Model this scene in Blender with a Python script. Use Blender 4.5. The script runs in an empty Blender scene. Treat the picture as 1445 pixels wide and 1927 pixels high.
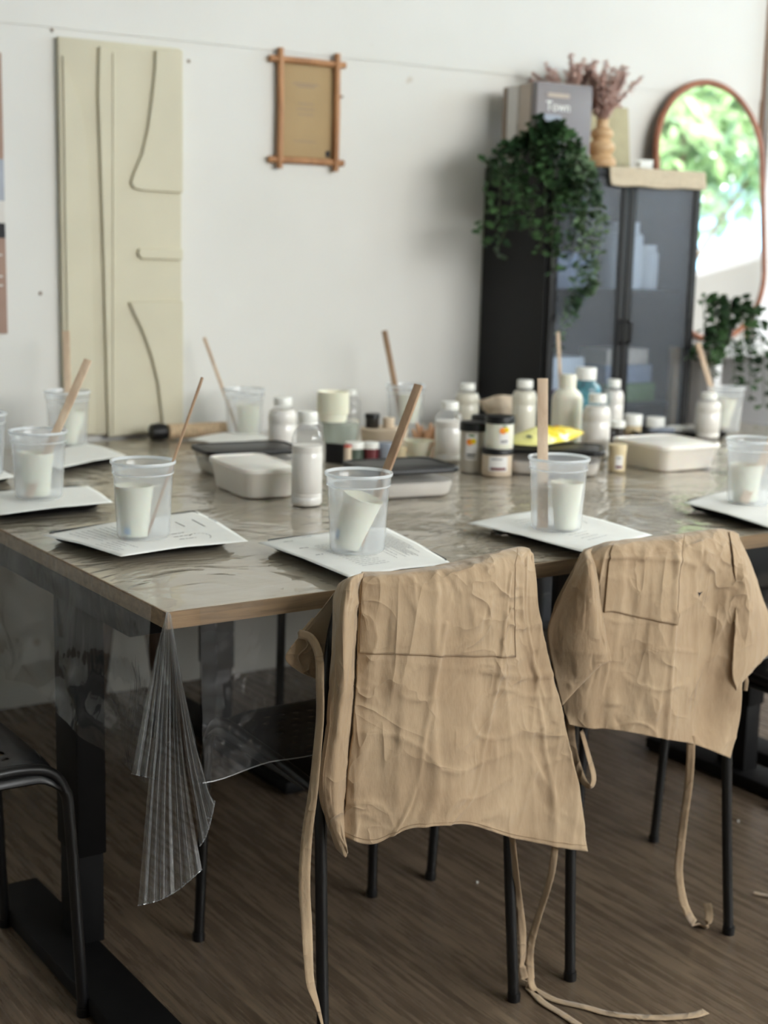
import bpy, bmesh, math, random
from mathutils import Vector, Matrix, noise as mnoise
random.seed(7)
S = bpy.context.scene
COL = S.collection
PI = math.pi
V = Vector

# ------------------------------------------------------------------ camera
F_PX, YAW, PITCH, ROLL = 2729.48, 0.598, 0.182, 0.024
CAM = V((-0.917, -1.914, 1.285))
fw = V((math.sin(YAW)*math.cos(PITCH), math.cos(YAW)*math.cos(PITCH), -math.sin(PITCH)))
r0 = V((math.cos(YAW), -math.sin(YAW), 0)); u0 = r0.cross(fw)
RT = r0*math.cos(ROLL) + u0*math.sin(ROLL)
UP = -r0*math.sin(ROLL) + u0*math.cos(ROLL)
cd = bpy.data.cameras.new('camera'); cam = bpy.data.objects.new('camera', cd); COL.objects.link(cam)
M = Matrix((( RT.x, UP.x, -fw.x, CAM.x), (RT.y, UP.y, -fw.y, CAM.y), (RT.z, UP.z, -fw.z, CAM.z), (0, 0, 0, 1)))
cam.matrix_world = M
cd.sensor_fit = 'VERTICAL'; cd.sensor_height = 36; cd.sensor_width = 27
cd.lens = F_PX/1927*36
cd.dof.use_dof = True; cd.dof.focus_distance = 2.12; cd.dof.aperture_fstop = 3.7
cd.clip_start = 0.05
S.camera = cam

# ------------------------------------------------------------------ world, daylight
w = bpy.data.worlds.new('sky'); S.world = w; w.use_nodes = True
wn = w.node_tree; bg = wn.nodes['Background']
tc = wn.nodes.new('ShaderNodeTexCoord'); sx = wn.nodes.new('ShaderNodeSeparateXYZ'); rp = wn.nodes.new('ShaderNodeValToRGB')
wn.links.new(tc.outputs['Generated'], sx.inputs[0]); wn.links.new(sx.outputs[2], rp.inputs[0]); wn.links.new(rp.outputs[0], bg.inputs[0])
rp.color_ramp.elements[0].position = 0.0; rp.color_ramp.elements[0].color = (1.0, .975, .93, 1)
rp.color_ramp.elements[1].position = 0.6; rp.color_ramp.elements[1].color = (.95, .96, 1.0, 1)
bg.inputs[1].default_value = 4.2

def area(name, loc, rot, sx_, sy_, power=0, portal=False, color=(1, 1, 1)):
    l = bpy.data.lights.new(name, 'AREA'); l.shape = 'RECTANGLE'; l.size = sx_; l.size_y = sy_
    l.energy = power; l.color = color
    if portal: l.cycles.is_portal = True
    o = bpy.data.objects.new(name, l); o.location = loc; o.rotation_euler = rot; COL.objects.link(o); return o
XR, XL, YF, HC = 5.6, -3.4, -5.0, 3.7          # right wall, left wall, front wall, ceiling
WINR = [(-4.5, -2.1), (-1.75, 1.55)]              # two windows in the right wall (y ranges)
WZ0, WZ1 = 1.80, 3.5
WINF = (.9, 4.9)                              # unseen window added behind the camera, sized for front light (x range)
for i, (a, b) in enumerate(WINR):
    area('window_portal', (XR-.02, (a+b)/2, (WZ0+WZ1)/2), (0, PI/2, 0), WZ1-WZ0, b-a, portal=True)
area('window_portal', ((WINF[0]+WINF[1])/2, YF+.02, (1.7+WZ1)/2), (PI/2, 0, 0), WINF[1]-WINF[0], WZ1-1.7, portal=True)

S.view_settings.view_transform = 'Standard'; S.view_settings.look = 'None'
S.view_settings.gamma = 1; S.view_settings.use_curve_mapping = False
S.view_settings.exposure = 2.0
S.cycles.use_denoising = True
S.cycles.max_bounces = 12; S.cycles.transparent_max_bounces = 40; S.cycles.transmission_bounces = 10
S.cycles.diffuse_bounces = 5; S.cycles.glossy_bounces = 5
S.cycles.caustics_reflective = False; S.cycles.caustics_refractive = False
S.cycles.sample_clamp_indirect = 6

# ------------------------------------------------------------------ pixel rays -> points in the place
def ray(x, y): return fw + RT*((x-722.5)/F_PX) - UP*((y-963.5)/F_PX)
def onz(x, y, z): d = ray(x, y); return CAM + d*((z-CAM.z)/d.z)
def ony(x, y, Y): d = ray(x, y); return CAM + d*((Y-CAM.y)/d.y)
def onx(x, y, X): d = ray(x, y); return CAM + d*((X-CAM.x)/d.x)
def atd(x, y, dist): return CAM + ray(x, y)*dist
def dep(p): return (V(p)-CAM).dot(fw)
def onpl(x, y, q, n): d = ray(x, y); return CAM + d*((V(q)-CAM).dot(n)/d.dot(n))

# ------------------------------------------------------------------ materials
def lin(c):
    if isinstance(c, str):
        c = [int(c[i:i+2], 16)/255 for i in (0, 2, 4)]
        c = [x/12.92 if x <= .04045 else ((x+.055)/1.055)**2.4 for x in c]
    return (c[0], c[1], c[2], 1)
class NT:
    def __init__(s, name):
        s.m = bpy.data.materials.new(name); s.m.use_nodes = True; s.t = s.m.node_tree
        s.b = s.t.nodes['Principled BSDF']; s.out = s.t.nodes['Material Output']
    def n(s, typ, **k):
        nd = s.t.nodes.new('ShaderNode'+typ)
        for a, v in k.items():
            if a.startswith('i_'):
                key = a[2:]; key = int(key) if key.isdigit() else key.replace('_', ' ')
                if hasattr(v, 'is_output') or isinstance(v, bpy.types.NodeSocket): s.t.links.new(v, nd.inputs[key])
                else: nd.inputs[key].default_value = v
            else: setattr(nd, a, v)
        return nd
    def l(s, a, b): s.t.links.new(a, b)
    def coord(s, scale=(1, 1, 1), out='Object', rot=(0, 0, 0)):
        t = s.n('TexCoord'); mp = s.n('Mapping'); mp.inputs['Scale'].default_value = scale; mp.inputs['Rotation'].default_value = rot
        s.l(t.outputs[out], mp.inputs[0]); return mp.outputs[0]
    def noise(s, vec, scale, detail=3, rough=.5, dist=0):
        nd = s.n('TexNoise'); s.l(vec, nd.inputs['Vector']); nd.inputs['Scale'].default_value = scale
        nd.inputs['Detail'].default_value = detail; nd.inputs['Roughness'].default_value = rough; nd.inputs['Distortion'].default_value = dist
        return nd.outputs['Fac']
    def ramp(s, fac, stops):
        nd = s.n('ValToRGB'); s.l(fac, nd.inputs[0]); e = nd.color_ramp.elements
        while len(e) < len(stops): e.new(.5)
        for el, (p, c) in zip(e, stops): el.position = p; el.color = lin(c) if not isinstance(c, (int, float)) else (c, c, c, 1)
        return nd.outputs[0]
    def mix(s, f, a, b, typ='MIX'):
        nd = s.n('Mix', data_type='RGBA', blend_type=typ)
        for k, v in ((0, f), (6, a), (7, b)):
            if isinstance(v, bpy.types.NodeSocket): s.l(v, nd.inputs[k])
            else: nd.inputs[k].default_value = v if k == 0 else (lin(v))
        return nd.outputs[2]
    def math(s, op, a, b=0.0, c=None):
        nd = s.n('Math', operation=op)
        for k, v in ((0, a), (1, b), (2, c)):
            if v is None: continue
            if isinstance(v, bpy.types.NodeSocket): s.l(v, nd.inputs[k])
            else: nd.inputs[k].default_value = v
        return nd.outputs[0]
    def bump(s, h, strength=.3, dist=.01, normal=None):
        nd = s.n('Bump'); s.l(h, nd.inputs['Height']); nd.inputs['Strength'].default_value = strength; nd.inputs['Distance'].default_value = dist
        if normal: s.l(normal, nd.inputs['Normal'])
        return nd.outputs[0]
    def set(s, **k):
        for a, v in k.items():
            key = a.replace('_', ' ')
            if isinstance(v, bpy.types.NodeSocket): s.l(v, s.b.inputs[key])
            else: s.b.inputs[key].default_value = v
        return s
def simple(name, c, rough=.5, var=.06, nscale=18, bump=.0, metal=0, coat=0, spec=.5, sss=0, emit=None):
    t = NT(name); co = t.coord(); f = t.noise(co, nscale, 3)
    c = lin(c); d = tuple(x*(1-var) for x in c[:3]); e = tuple(min(1, x*(1+var)) for x in c[:3])
    t.set(Base_Color=t.ramp(f, [(.3, d), (.7, e)]), Roughness=rough, Metallic=metal, Coat_Weight=coat)
    t.b.inputs['Specular IOR Level'].default_value = spec
    if sss: t.set(Subsurface_Weight=sss, Subsurface_Scale=.01)
    if bump: t.set(Normal=t.bump(f, bump, .002))
    return t.m
def thin(name, tint, white=.1, wcol='F2F6FA', ior=1.45, rough=.08, spec=1.0, bump=None, transl=.6):
    """thin clear or milky plastic: transparent + scattering + fresnel gloss"""
    t = NT(name); t.t.nodes.remove(t.b)
    tr = t.n('BsdfTransparent'); tr.inputs[0].default_value = lin(tint)
    df = t.n('BsdfDiffuse'); df.inputs[0].default_value = lin(wcol)
    tl = t.n('BsdfTranslucent'); tl.inputs[0].default_value = lin(wcol)
    m1 = t.n('MixShader'); m1.inputs[0].default_value = transl; t.l(df.outputs[0], m1.inputs[1]); t.l(tl.outputs[0], m1.inputs[2])
    m2 = t.n('MixShader'); m2.inputs[0].default_value = white; t.l(tr.outputs[0], m2.inputs[1]); t.l(m1.outputs[0], m2.inputs[2])
    gl = t.n('BsdfGlossy'); gl.inputs['Roughness'].default_value = rough
    fr = t.n('Fresnel'); ge = t.n('NewGeometry'); t.l(t.math('MULTIPLY_ADD', ge.outputs['Backfacing'], 1/ior-ior, ior), fr.inputs[0])
    if bump:
        nb = bump(t)
        t.l(nb, fr.inputs['Normal']); t.l(nb, gl.inputs['Normal'])
    m3 = t.n('MixShader'); t.l(t.math('MULTIPLY', fr.outputs[0], spec), m3.inputs[0]); t.l(m2.outputs[0], m3.inputs[1]); t.l(gl.outputs[0], m3.inputs[2])
    t.l(m3.outputs[0], t.out.inputs[0]); return t.m
MAT = {}
def wallmat():
    t = NT('painted_wall'); co = t.coord()
    a = t.noise(co, .9, 4, .6); b = t.noise(co, 26, 3)
    c = t.ramp(a, [(.3, 'D2D1CC'), (.7, 'DDDCD8')])
    sp = t.noise(co, 14, 1); spm = t.ramp(sp, [(.80, 0.0), (.86, 1.0)])
    c = t.mix(spm, c, 'BDB2A4')
    t.set(Base_Color=c, Roughness=.6, Normal=t.bump(b, .12, .003)); return t.m
MAT['wall'] = wallmat()
def floormat():
    t = NT('laminate_floor')
    co = t.coord((26, 1.6, 1)); g = t.noise(co, 2.2, 6, .65)
    co2 = t.coord((120, 5, 1)); g2 = t.noise(co2, 1.5, 4, .6)
    co3 = t.coord((1, 1, 1)); big = t.noise(co3, 1.1, 3, .6)
    br = t.n('TexBrick'); t.l(t.coord((1, 1, 1), rot=(0, 0, PI/2)), br.inputs['Vector'])
    br.inputs['Scale'].default_value = 1; br.inputs['Brick Width'].default_value = 1.2; br.inputs['Row Height'].default_value = .19; br.inputs['Mortar Size'].default_value = .0012
    br.inputs['Color1'].default_value = (.42, .42, .42, 1); br.inputs['Color2'].default_value = (.62, .62, .62, 1); br.inputs['Mortar'].default_value = (.15, .15, .15, 1)
    f = t.math('ADD', t.math('MULTIPLY', g, .6), t.math('MULTIPLY', g2, .4))
    c = t.ramp(f, [(.34, '3E3328'), (.5, '68594A'), (.66, '907D67')])
    c = t.mix(.35, c, br.outputs[0], 'OVERLAY'); c = t.mix(t.math('MULTIPLY', big, .5), c, '6C5D4D')
    t.set(Base_Color=c, Roughness=t.math('ADD', t.math('MULTIPLY', g, .15), .2), Normal=t.bump(f, .12, .002)); return t.m
MAT['floor'] = floormat()
def woodmat(name, dark, light, sc=(3, 60, 60), rough=.45, bump=.15):
    t = NT(name); co = t.coord(sc); g = t.noise(co, 1.0, 6, .65, .6)
    t.set(Base_Color=t.ramp(g, [(.3, dark), (.7, light)]), Roughness=rough, Normal=t.bump(g, bump, .002)); return t.m
def topmat():
    t = NT('table_top_laminate'); co = t.coord((3, 45, 10)); g = t.noise(co, 1, 6, .65, .5)
    cb = t.noise(t.coord((1, 1, 1)), 2.6, 4, .6, 1.5)
    c = t.ramp(g, [(.3, 'CDBDA4'), (.7, 'E6DAC5')])
    c = t.mix(t.ramp(cb, [(.42, 0.0), (.66, .6)]), c, 'BAAA94')
    t.set(Base_Color=c, Roughness=.5); return t.m
MAT['top'] = topmat()
MAT['edge'] = woodmat('oak_edge_band', '6F5840', 'A98B68', (4, 60, 90), .5)
MAT['stick'] = woodmat('birch_stick', 'C2A68B', 'E2CCB2', (40, 40, 5), .6)
MAT['stick_dark'] = woodmat('stained_stick', '8C6E56', 'B99A7C', (40, 40, 5), .55)
MAT['pine'] = woodmat('pine_plank', '9A7346', 'C79F6B', (30, 30, 3), .5)
MAT['frame_wood'] = woodmat('frame_wood', '8A5C38', 'C08D60', (30, 30, 5), .5)
MAT['mirror_wood'] = woodmat('mirror_wood', '7A4A32', 'A8694A', (12, 12, 12), .45)
MAT['vase_wood'] = woodmat('vase_wood', 'B58F66', 'D9BA92', (6, 6, 40), .5)
MAT['black_metal'] = simple('black_powder_coat', '08080A', .38, .15, 60)
MAT['black_frame'] = simple('black_steel', '070708', .6, .2, 40, .05, spec=.25)
MAT['black_plastic'] = simple('black_plastic', '0B0B0D', .42, .15, 60, .05, spec=.35)
MAT['cabinet_black'] = simple('cabinet_black', '0C0D10', .5, .1, 30, spec=.3)
MAT['paper'] = simple('white_paper', 'F0F0EC', .7, .02, 30)
MAT['ink'] = simple('grey_ink', '6E6E70', .8, .1)
MAT['dkink'] = simple('dark_ink', '2C2C30', .8, .1)
MAT['cup'] = simple('cream_paper_cup', 'F3EFDC', .6, .02, 30, sss=.15)
MAT['milk'] = simple('white_slip', 'F2EDE6', .5, .02, 20)
MAT['milk_y'] = simple('cream_slip', 'ECE7D6', .5, .03, 20)
MAT['cap'] = simple('white_cap', 'EDEDE8', .35, .02, 40)
MAT['hdpe'] = simple('milky_bottle_plastic', 'E9E7D8', .4, .02, 20, sss=.2)
MAT['white_tub'] = simple('white_tub_plastic', 'F3EEE7', .35, .02, 20, sss=.1)
MAT['powder'] = simple('white_powder', 'E6E0D8', .8, .04, 40, .2)
MAT['relief'] = simple('cream_relief_plaster', 'CEC8B2', .75, .04, 5, .1)
MAT['kraft'] = simple('kraft_paper', 'A88F68', .75, .05, 8)
MAT['sticker'] = simple('pale_blue_sticker', '9DB9DE', .6, .05)
MAT['yellow'] = simple('yellow_bag', 'F2D81C', .25, .08, 14, .1, coat=.4)
MAT['yellow_pale'] = simple('pale_yellow_print', 'F1EC9A', .35, .05)
MAT['orange'] = simple('orange_print', 'F08A28', .6, .15, 80)
MAT['green_p'] = simple('green_print', '58773C', .6, .15, 80)
MAT['red_p'] = simple('red_print', 'C8442E', .5, .1)
MAT['label_w'] = simple('white_label', 'E7E5E2', .6, .03)
MAT['maroon'] = simple('maroon_paint', '6A2A30', .4, .1)
MAT['beige'] = simple('beige_clay', 'D6C4AE', .7, .05, 30)
MAT['jar_grey'] = simple('grey_tub_plastic', 'BDB6AA', .4, .04, 30)
MAT['tan'] = simple('tan_cream', 'D8C6A0', .5, .05)
MAT['fluff'] = simple('beige_fluffy_yarn', 'CBB292', .9, .2, 120, .8)
MAT['skin_wood'] = simple('warm_wood_tools', 'B98F6C', .6, .15, 40)
MAT['grey_blue'] = simple('grey_blue_paint', '8C93A0', .4, .08)
MAT['dark_jar'] = simple('dark_jar', '2A2622', .3, .3, 30)
MAT['green_dark'] = simple('dark_green_glass', '4A564C', .3, .1)
MAT['olive'] = simple('olive_canvas', 'A79F80', .8, .06, 30, .2)
MAT['book_grey'] = simple('grey_book_cover', '7B7679', .5, .05, 6)
MAT['book_brown'] = simple('brown_book', '8E7B6C', .6, .05)
MAT['book_white'] = simple('white_book', 'CFCBC6', .6, .03)
MAT['book_beige'] = simple('beige_book', 'B3A598', .6, .05)
MAT['dried'] = simple('dried_flower', 'CFB2A8', .9, .15, 60)
MAT['linen'] = simple('linen_runner', 'BDB09A', .9, .08, 60, .4)
MAT['shelf_white'] = simple('white_shelf', 'E6E7EA', .4, .02)
MAT['shelf_in'] = simple('grey_panel', 'A8A39B', .7, .03)
MAT['poster_br'] = simple('poster_brown', '9A7D6E', .6, .05)
MAT['dot'] = simple('wall_fixing', '9A8C80', .6, .1)
MAT['stool_brown'] = simple('dark_brown_wood', '5A483A', .5, .1)
MAT['trim_brown'] = simple('brown_joint', '8B6A52', .6, .1)
def leafmat(name, a, b):
    t = NT(name); f = t.noise(t.coord(), 9, 2)
    t.set(Base_Color=t.ramp(f, [(.35, a), (.65, b)]), Roughness=.5); return t.m
MAT['leaf'] = leafmat('trailing_leaf', '1E3822', '4C7044')
MAT['leaf2'] = leafmat('variegated_leaf', '37543A', '86A07F')
MAT['stem'] = simple('plant_stem', '3A4A2A', .7)
MAT['tree_leaf'] = leafmat('tree_leaf', '6C9058', 'A4BE90')
MAT['bark'] = simple('tree_bark', '6A5A48', .9, .2, 10, .5)
MAT['blue_wall'] = simple('pale_blue_render', '8CC0E8', .8, .05)
MAT['grass'] = simple('grass_ground', '8E8E78', .9, .2, 3)
def tealmat():
    t = NT('teal_glaze'); f = t.noise(t.coord((1, 1, 1)), 16, 3, .5, 1.2)
    t.set(Base_Color=t.ramp(f, [(.35, '3C4656'), (.5, '4F8C98'), (.65, '7FB0CC')]), Roughness=.25); return t.m
MAT['teal'] = tealmat()
def linenmat():
    t = NT('natural_linen'); co = t.coord((1, 1, 1))
    big = t.noise(co, 7, 4, .6); a = t.n('TexWave', wave_type='BANDS', bands_direction='X'); t.l(co, a.inputs[0]); a.inputs['Scale'].default_value = 260; a.inputs['Distortion'].default_value = 2
    b = t.n('TexWave', wave_type='BANDS', bands_direction='Z'); t.l(co, b.inputs[0]); b.inputs['Scale'].default_value = 260; b.inputs['Distortion'].default_value = 2
    wv = t.math('ADD', a.outputs[1], b.outputs[1])
    slub = t.noise(t.coord((90, 90, 6)), 3, 3)
    c = t.ramp(big, [(.3, 'A68D71'), (.7, 'BCA588')])
    c = t.mix(t.math('MULTIPLY', slub, .25), c, '9E8466')
    def ridge(sc, rot, s_, dist): 
        f = t.noise(t.coord(sc, rot=rot), s_, 2, .45, dist); return t.math('POWER', t.math('SUBTRACT', 1.0, t.math('MULTIPLY', t.math('ABSOLUTE', t.math('SUBTRACT', f, .5)), 2.0)), 6.0)
    k = t.ramp(t.noise(co, 6, 2), [(.42, 0.0), (.62, 1.0)]); k2 = t.ramp(t.noise(t.coord((1, 1, 1), rot=(1, 2, 0)), 5, 2), [(.42, 0.0), (.62, 1.0)])
    ht = t.math('ADD', t.math('MULTIPLY', ridge((1, 1, .28), (0, .12, 0), 11, .5), k), t.math('MULTIPLY', t.math('MULTIPLY', ridge((.6, 1, 1), (0, .7, 0), 13, .6), k2), .7))
    ht = t.math('ADD', ht, t.math('ADD', t.math('MULTIPLY', t.noise(t.coord((1, 1, .5)), 12, 3, .5), 1.4), t.math('MULTIPLY', t.noise(t.coord((1, 1, .4)), 45, 3, .6), .35)))
    nb = t.bump(wv, .18, .0006); nb2 = t.bump(ht, .75, .009, nb)
    t.set(Base_Color=c, Roughness=.9, Normal=nb2, Sheen_Weight=.2)
    t.b.inputs['Specular IOR Level'].default_value = .2
    return t.m
MAT['apron'] = linenmat()
MAT['thread'] = simple('brown_stitching', '8C7459', .9)
def crinkle(st, scale):
    def f(t):
        co = t.coord((1, 1, 1))
        a = t.noise(co, 3.2*scale, 3, .5, 1.6); b = t.noise(t.coord((1, 2.6, 1), rot=(0, 0, .6)), 8*scale, 2, .5, 1.2); k = t.noise(co, 2.1, 2, .5)
        ra = t.math('ABSOLUTE', t.math('SUBTRACT', a, .5)); rb = t.math('ABSOLUTE', t.math('SUBTRACT', b, .5))
        mk = t.ramp(k, [(.45, .08), (.62, 1.0)])
        h = t.math('ADD', t.math('MULTIPLY', ra, 1.3), t.math('MULTIPLY', t.math('MULTIPLY', rb, .8), mk))
        return t.bump(h, st, .02)
    return f
MAT['sheet'] = thin('clear_vinyl_sheet', (.96, .96, .95), .11, 'E4E8EA', 1.5, .07, 1.25, crinkle(.5, 1.0), .3)
MAT['drape'] = thin('clear_vinyl_drape', (.93, .93, .92), .035, 'D9DDE0', 1.5, .07, 1.0, crinkle(.5, .9), .3)
MAT['pleat'] = thin('clear_vinyl_pleats', (.93, .93, .92), .22, 'DDE1E4', 1.5, .06, 3.2, crinkle(.25, .8), .3)
MAT['hem'] = thin('vinyl_hem', (.9, .9, .9), .35, 'E8ECEE', 1.5, .1, 1.5)
MAT['pp'] = thin('translucent_cup_plastic', (.985, .99, 1.0), .33, 'F2F6FB', 1.45, .12, .9, None, .65)
MAT['pp_rim'] = thin('cup_rim_plastic', (.97, .98, 1.0), .85, 'F8FBFD', 1.45, .1, .9, None, .5)
MAT['pet'] = thin('clear_bottle_plastic', (.985, .985, .985), .10, 'EEF2F6', 1.5, .06, 1.2)
MAT['tubclear'] = thin('clear_tub_plastic', (.95, .95, .95), .22, 'E8E8E8', 1.45, .12, 1.0)
MAT['bowlglass'] = thin('frosted_green_glass', (.93, .95, .93), .40, 'D8DDD8', 1.45, .15, 1.0)
MAT['pane'] = thin('window_glass', (.97, .98, .98), .0, 'FFFFFF', 1.3, .0, .4)
def fluted():
    t = NT('fluted_glass'); t.t.nodes.remove(t.b)
    co = t.coord((1, 1, 1)); wv = t.n('TexWave', wave_type='BANDS', bands_direction='X', wave_profile='SIN'); t.l(co, wv.inputs[0]); wv.inputs['Scale'].default_value = 26
    nb = t.bump(wv.outputs[1], .9, .006)
    gl = t.n('BsdfGlossy'); gl.inputs['Roughness'].default_value = .3; t.l(nb, gl.inputs['Normal'])
    tl = t.n('BsdfTranslucent'); tl.inputs[0].default_value = (.75, .85, 1, 1); df = t.n('BsdfDiffuse'); df.inputs[0].default_value = (.75, .85, 1, 1); t.l(nb, df.inputs['Normal'])
    tr = t.n('BsdfTransparent'); tr.inputs[0].default_value = (.88, .93, 1, 1)
    md = t.n('MixShader'); md.inputs[0].default_value = .5; t.l(tl.outputs[0], md.inputs[1]); t.l(df.outputs[0], md.inputs[2])
    m = t.n('MixShader'); t.l(t.math('MULTIPLY_ADD', wv.outputs[1], .16, .0), m.inputs[0]); t.l(tr.outputs[0], m.inputs[1]); t.l(md.outputs[0], m.inputs[2])
    m2 = t.n('MixShader'); m2.inputs[0].default_value = .11; t.l(m.outputs[0], m2.inputs[1]); t.l(gl.outputs[0], m2.inputs[2])
    t.l(m2.outputs[0], t.out.inputs[0]); return t.m
MAT['fluted'] = fluted()
def mirrormat():
    t = NT('mirror_glass'); t.set(Base_Color=(.92, .93, .94, 1), Metallic=1.0, Roughness=.01); return t.m
MAT['mirror'] = mirrormat()
def perf():
    t = NT('perforated_seat_plastic'); co = t.coord((1, 1, 1)); sp = t.n('SeparateXYZ'); t.l(co, sp.inputs[0])
    # staggered slots: cell 28 x 22 mm inside the seat centre (x,y are seat-local)
    yr = t.math('DIVIDE', sp.outputs[1], .026); row = t.math('FLOOR', yr)
    sh = t.math('MULTIPLY', t.math('MODULO', t.math('ABSOLUTE', row), 2.0), .5)
    xr = t.math('ADD', t.math('DIVIDE', sp.outputs[0], .030), sh)
    fx = t.math('SUBTRACT', t.math('FRACT', t.math('ADD', xr, 50.0)), .5); fy = t.math('SUBTRACT', t.math('FRACT', t.math('ADD', yr, 50.0)), .5)
    d = t.math('ADD', t.math('POWER', t.math('MULTIPLY', t.math('ABSOLUTE', fx), 2.9), 2.0), t.math('POWER', t.math('MULTIPLY', t.math('ABSOLUTE', fy), 3.8), 2.0))
    inh = t.math('LESS_THAN', d, 1.0)
    bx = t.math('LESS_THAN', t.math('ABSOLUTE', sp.outputs[0]), .135); by = t.math('LESS_THAN', t.math('ABSOLUTE', sp.outputs[1]), .135)
    a = t.math('MULTIPLY', inh, t.math('MULTIPLY', bx, by))
    t.set(Base_Color=lin('101114'), Roughness=.35, Alpha=t.math('SUBTRACT', 1.0, a)); return t.m
MAT['perf'] = perf()

# ------------------------------------------------------------------ mesh helpers
def tag(o, label=None, cat=None, group=None, kind=None):
    if label: o['label'] = label
    if cat: o['category'] = cat
    if group: o['group'] = group
    if kind: o['kind'] = kind
    return o
def thing(name, label, cat, loc=(0, 0, 0), group=None):
    o = bpy.data.objects.new(name, None); o.location = V(loc); o.empty_display_size = .05; COL.objects.link(o)
    return tag(o, label, cat, group)
def wloc(o):
    p = V((0, 0, 0))
    while o: p += V(o.location); o = o.parent
    return p
def mesh(name, verts, faces, mat, parent=None, smooth=True, loc=None):
    """verts in world space; the object's origin is the parent's origin (or loc)"""
    base = V(loc) if loc is not None else V((0, 0, 0))
    if parent is not None and loc is None: base = wloc(parent)
    me = bpy.data.meshes.new(name); me.from_pydata([tuple(V(v)-base) for v in verts], [], faces)
    me.validate(); me.materials.append(MAT[mat] if isinstance(mat, str) else mat)
    if smooth: me.shade_smooth()
    o = bpy.data.objects.new(name, me); COL.objects.link(o)
    if parent is not None:
        o.parent = parent; o.location = base - wloc(parent)
    else: o.location = base
    return o
def autos(o, ang=40):
    me = o.data; bm = bmesh.new(); bm.from_mesh(me)
    bmesh.ops.recalc_face_normals(bm, faces=bm.faces)
    for e in bm.edges:
        if len(e.link_faces) == 2 and e.calc_face_angle() > math.radians(ang): e.smooth = False
    bm.to_mesh(me); bm.free(); return o
class G:
    def __init__(s): s.v = []; s.f = []
    def add(s, vs, fs):
        k = len(s.v); s.v += [V(x) for x in vs]; s.f += [tuple(i+k for i in f) for f in fs]; return s
    def box(s, c, d, rz=0, mat3=None):
        c = V(c); hx, hy, hz = d[0]/2, d[1]/2, d[2]/2
        R = mat3 or Matrix.Rotation(rz, 3, 'Z')
        vs = [c + R @ V((x*hx, y*hy, z*hz)) for x in (-1, 1) for y in (-1, 1) for z in (-1, 1)]
        return s.add(vs, [(0, 1, 3, 2), (4, 6, 7, 5), (0, 4, 5, 1), (2, 3, 7, 6), (0, 2, 6, 4), (1, 5, 7, 3)])
    def bevbox(s, c, d, b=.004, rz=0, mat3=None):
        bm = bmesh.new(); bmesh.ops.create_cube(bm, size=1)
        for v in bm.verts: v.co = V((v.co.x*d[0], v.co.y*d[1], v.co.z*d[2]))
        bmesh.ops.bevel(bm, geom=bm.edges[:], offset=b, segments=2, affect='EDGES', profile=.5)
        R = mat3 or Matrix.Rotation(rz, 3, 'Z')
        bm.verts.ensure_lookup_table(); bm.verts.index_update()
        vs = [V(c)+R@v.co for v in bm.verts]; fs = [tuple(v.index for v in f.verts) for f in bm.faces]; bm.free()
        return s.add(vs, fs)
    def lathe(s, c, prof, n=40, mat3=None, caps=True, sx=1, sy=1):
        """prof: list of (r, z)"""
        c = V(c); R = mat3 or Matrix.Identity(3); vs = []; fs = []
        for r, z in prof:
            for k in range(n):
                a = 2*PI*k/n; vs.append(c+R@V((r*math.cos(a)*sx, r*math.sin(a)*sy, z)))
        for i in range(len(prof)-1):
            for k in range(n): fs.append((i*n+k, i*n+(k+1) % n, (i+1)*n+(k+1) % n, (i+1)*n+k))
        if caps: 
            if prof[0][0] > 1e-4: fs.append(tuple(range(n))[::-1])
            if prof[-1][0] > 1e-4: fs.append(tuple((len(prof)-1)*n+k for k in range(n)))
        return s.add(vs, fs)
    def rrect(s, c, prof, rz=0, rc=.02, n=6, caps=(True, True)):
        """lofted rounded rectangle; prof: (halfx, halfy, z[, corner])"""
        R = Matrix.Rotation(rz, 3, 'Z'); c = V(c); vs = []; fs = []; m = 4*(n+1)
        for p in prof:
            hx, hy, z = p[:3]; q = p[3] if len(p) > 3 else rc; q = min(q, hx*.99, hy*.99)
            for ci, (sx_, sy_) in enumerate(((1, 1), (-1, 1), (-1, -1), (1, -1))):
                for k in range(n+1):
                    a = PI/2*ci + PI/2*k/n
                    vs.append(c+R@V((sx_*(hx-q)+q*math.cos(a), sy_*(hy-q)+q*math.sin(a), z)))
        for i in range(len(prof)-1):
            for k in range(m): fs.append((i*m+k, i*m+(k+1) % m, (i+1)*m+(k+1) % m, (i+1)*m+k))
        if caps[0]: fs.append(tuple(range(m))[::-1])
        if caps[1]: fs.append(tuple((len(prof)-1)*m+k for k in range(m)))
        return s.add(vs, fs)
    def tube(s, pts, r, n=12, closed=False, caps=True):
        pts = [V(p) for p in pts]; vs = []; fs = []; N = len(pts); up = None
        for i, p in enumerate(pts):
            if closed: t = (pts[(i+1) % N]-pts[i-1]).normalized()
            else: t = (pts[min(i+1, N-1)]-pts[max(i-1, 0)]).normalized()
            if up is None:
                up = t.orthogonal().normalized()
            up = (up - t*up.dot(t)).normalized(); b = t.cross(up)
            rr = r[i] if isinstance(r, (list, tuple)) else r
            for k in range(n):
                a = 2*PI*k/n; vs.append(p+(up*math.cos(a)+b*math.sin(a))*rr)
        for i in range(N if closed else N-1):
            j = (i+1) % N
            for k in range(n): fs.append((i*n+k, i*n+(k+1) % n, j*n+(k+1) % n, j*n+k))
        if caps and not closed: fs += [tuple(range(n))[::-1], tuple((N-1)*n+k for k in range(n))]
        return s.add(vs, fs)
    def grid(s, rows):
        nu = len(rows[0]); vs = [p for r in rows for p in r]
        fs = [(i*nu+j, i*nu+j+1, (i+1)*nu+j+1, (i+1)*nu+j) for i in range(len(rows)-1) for j in range(nu-1)]
        return s.add(vs, fs)
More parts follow.
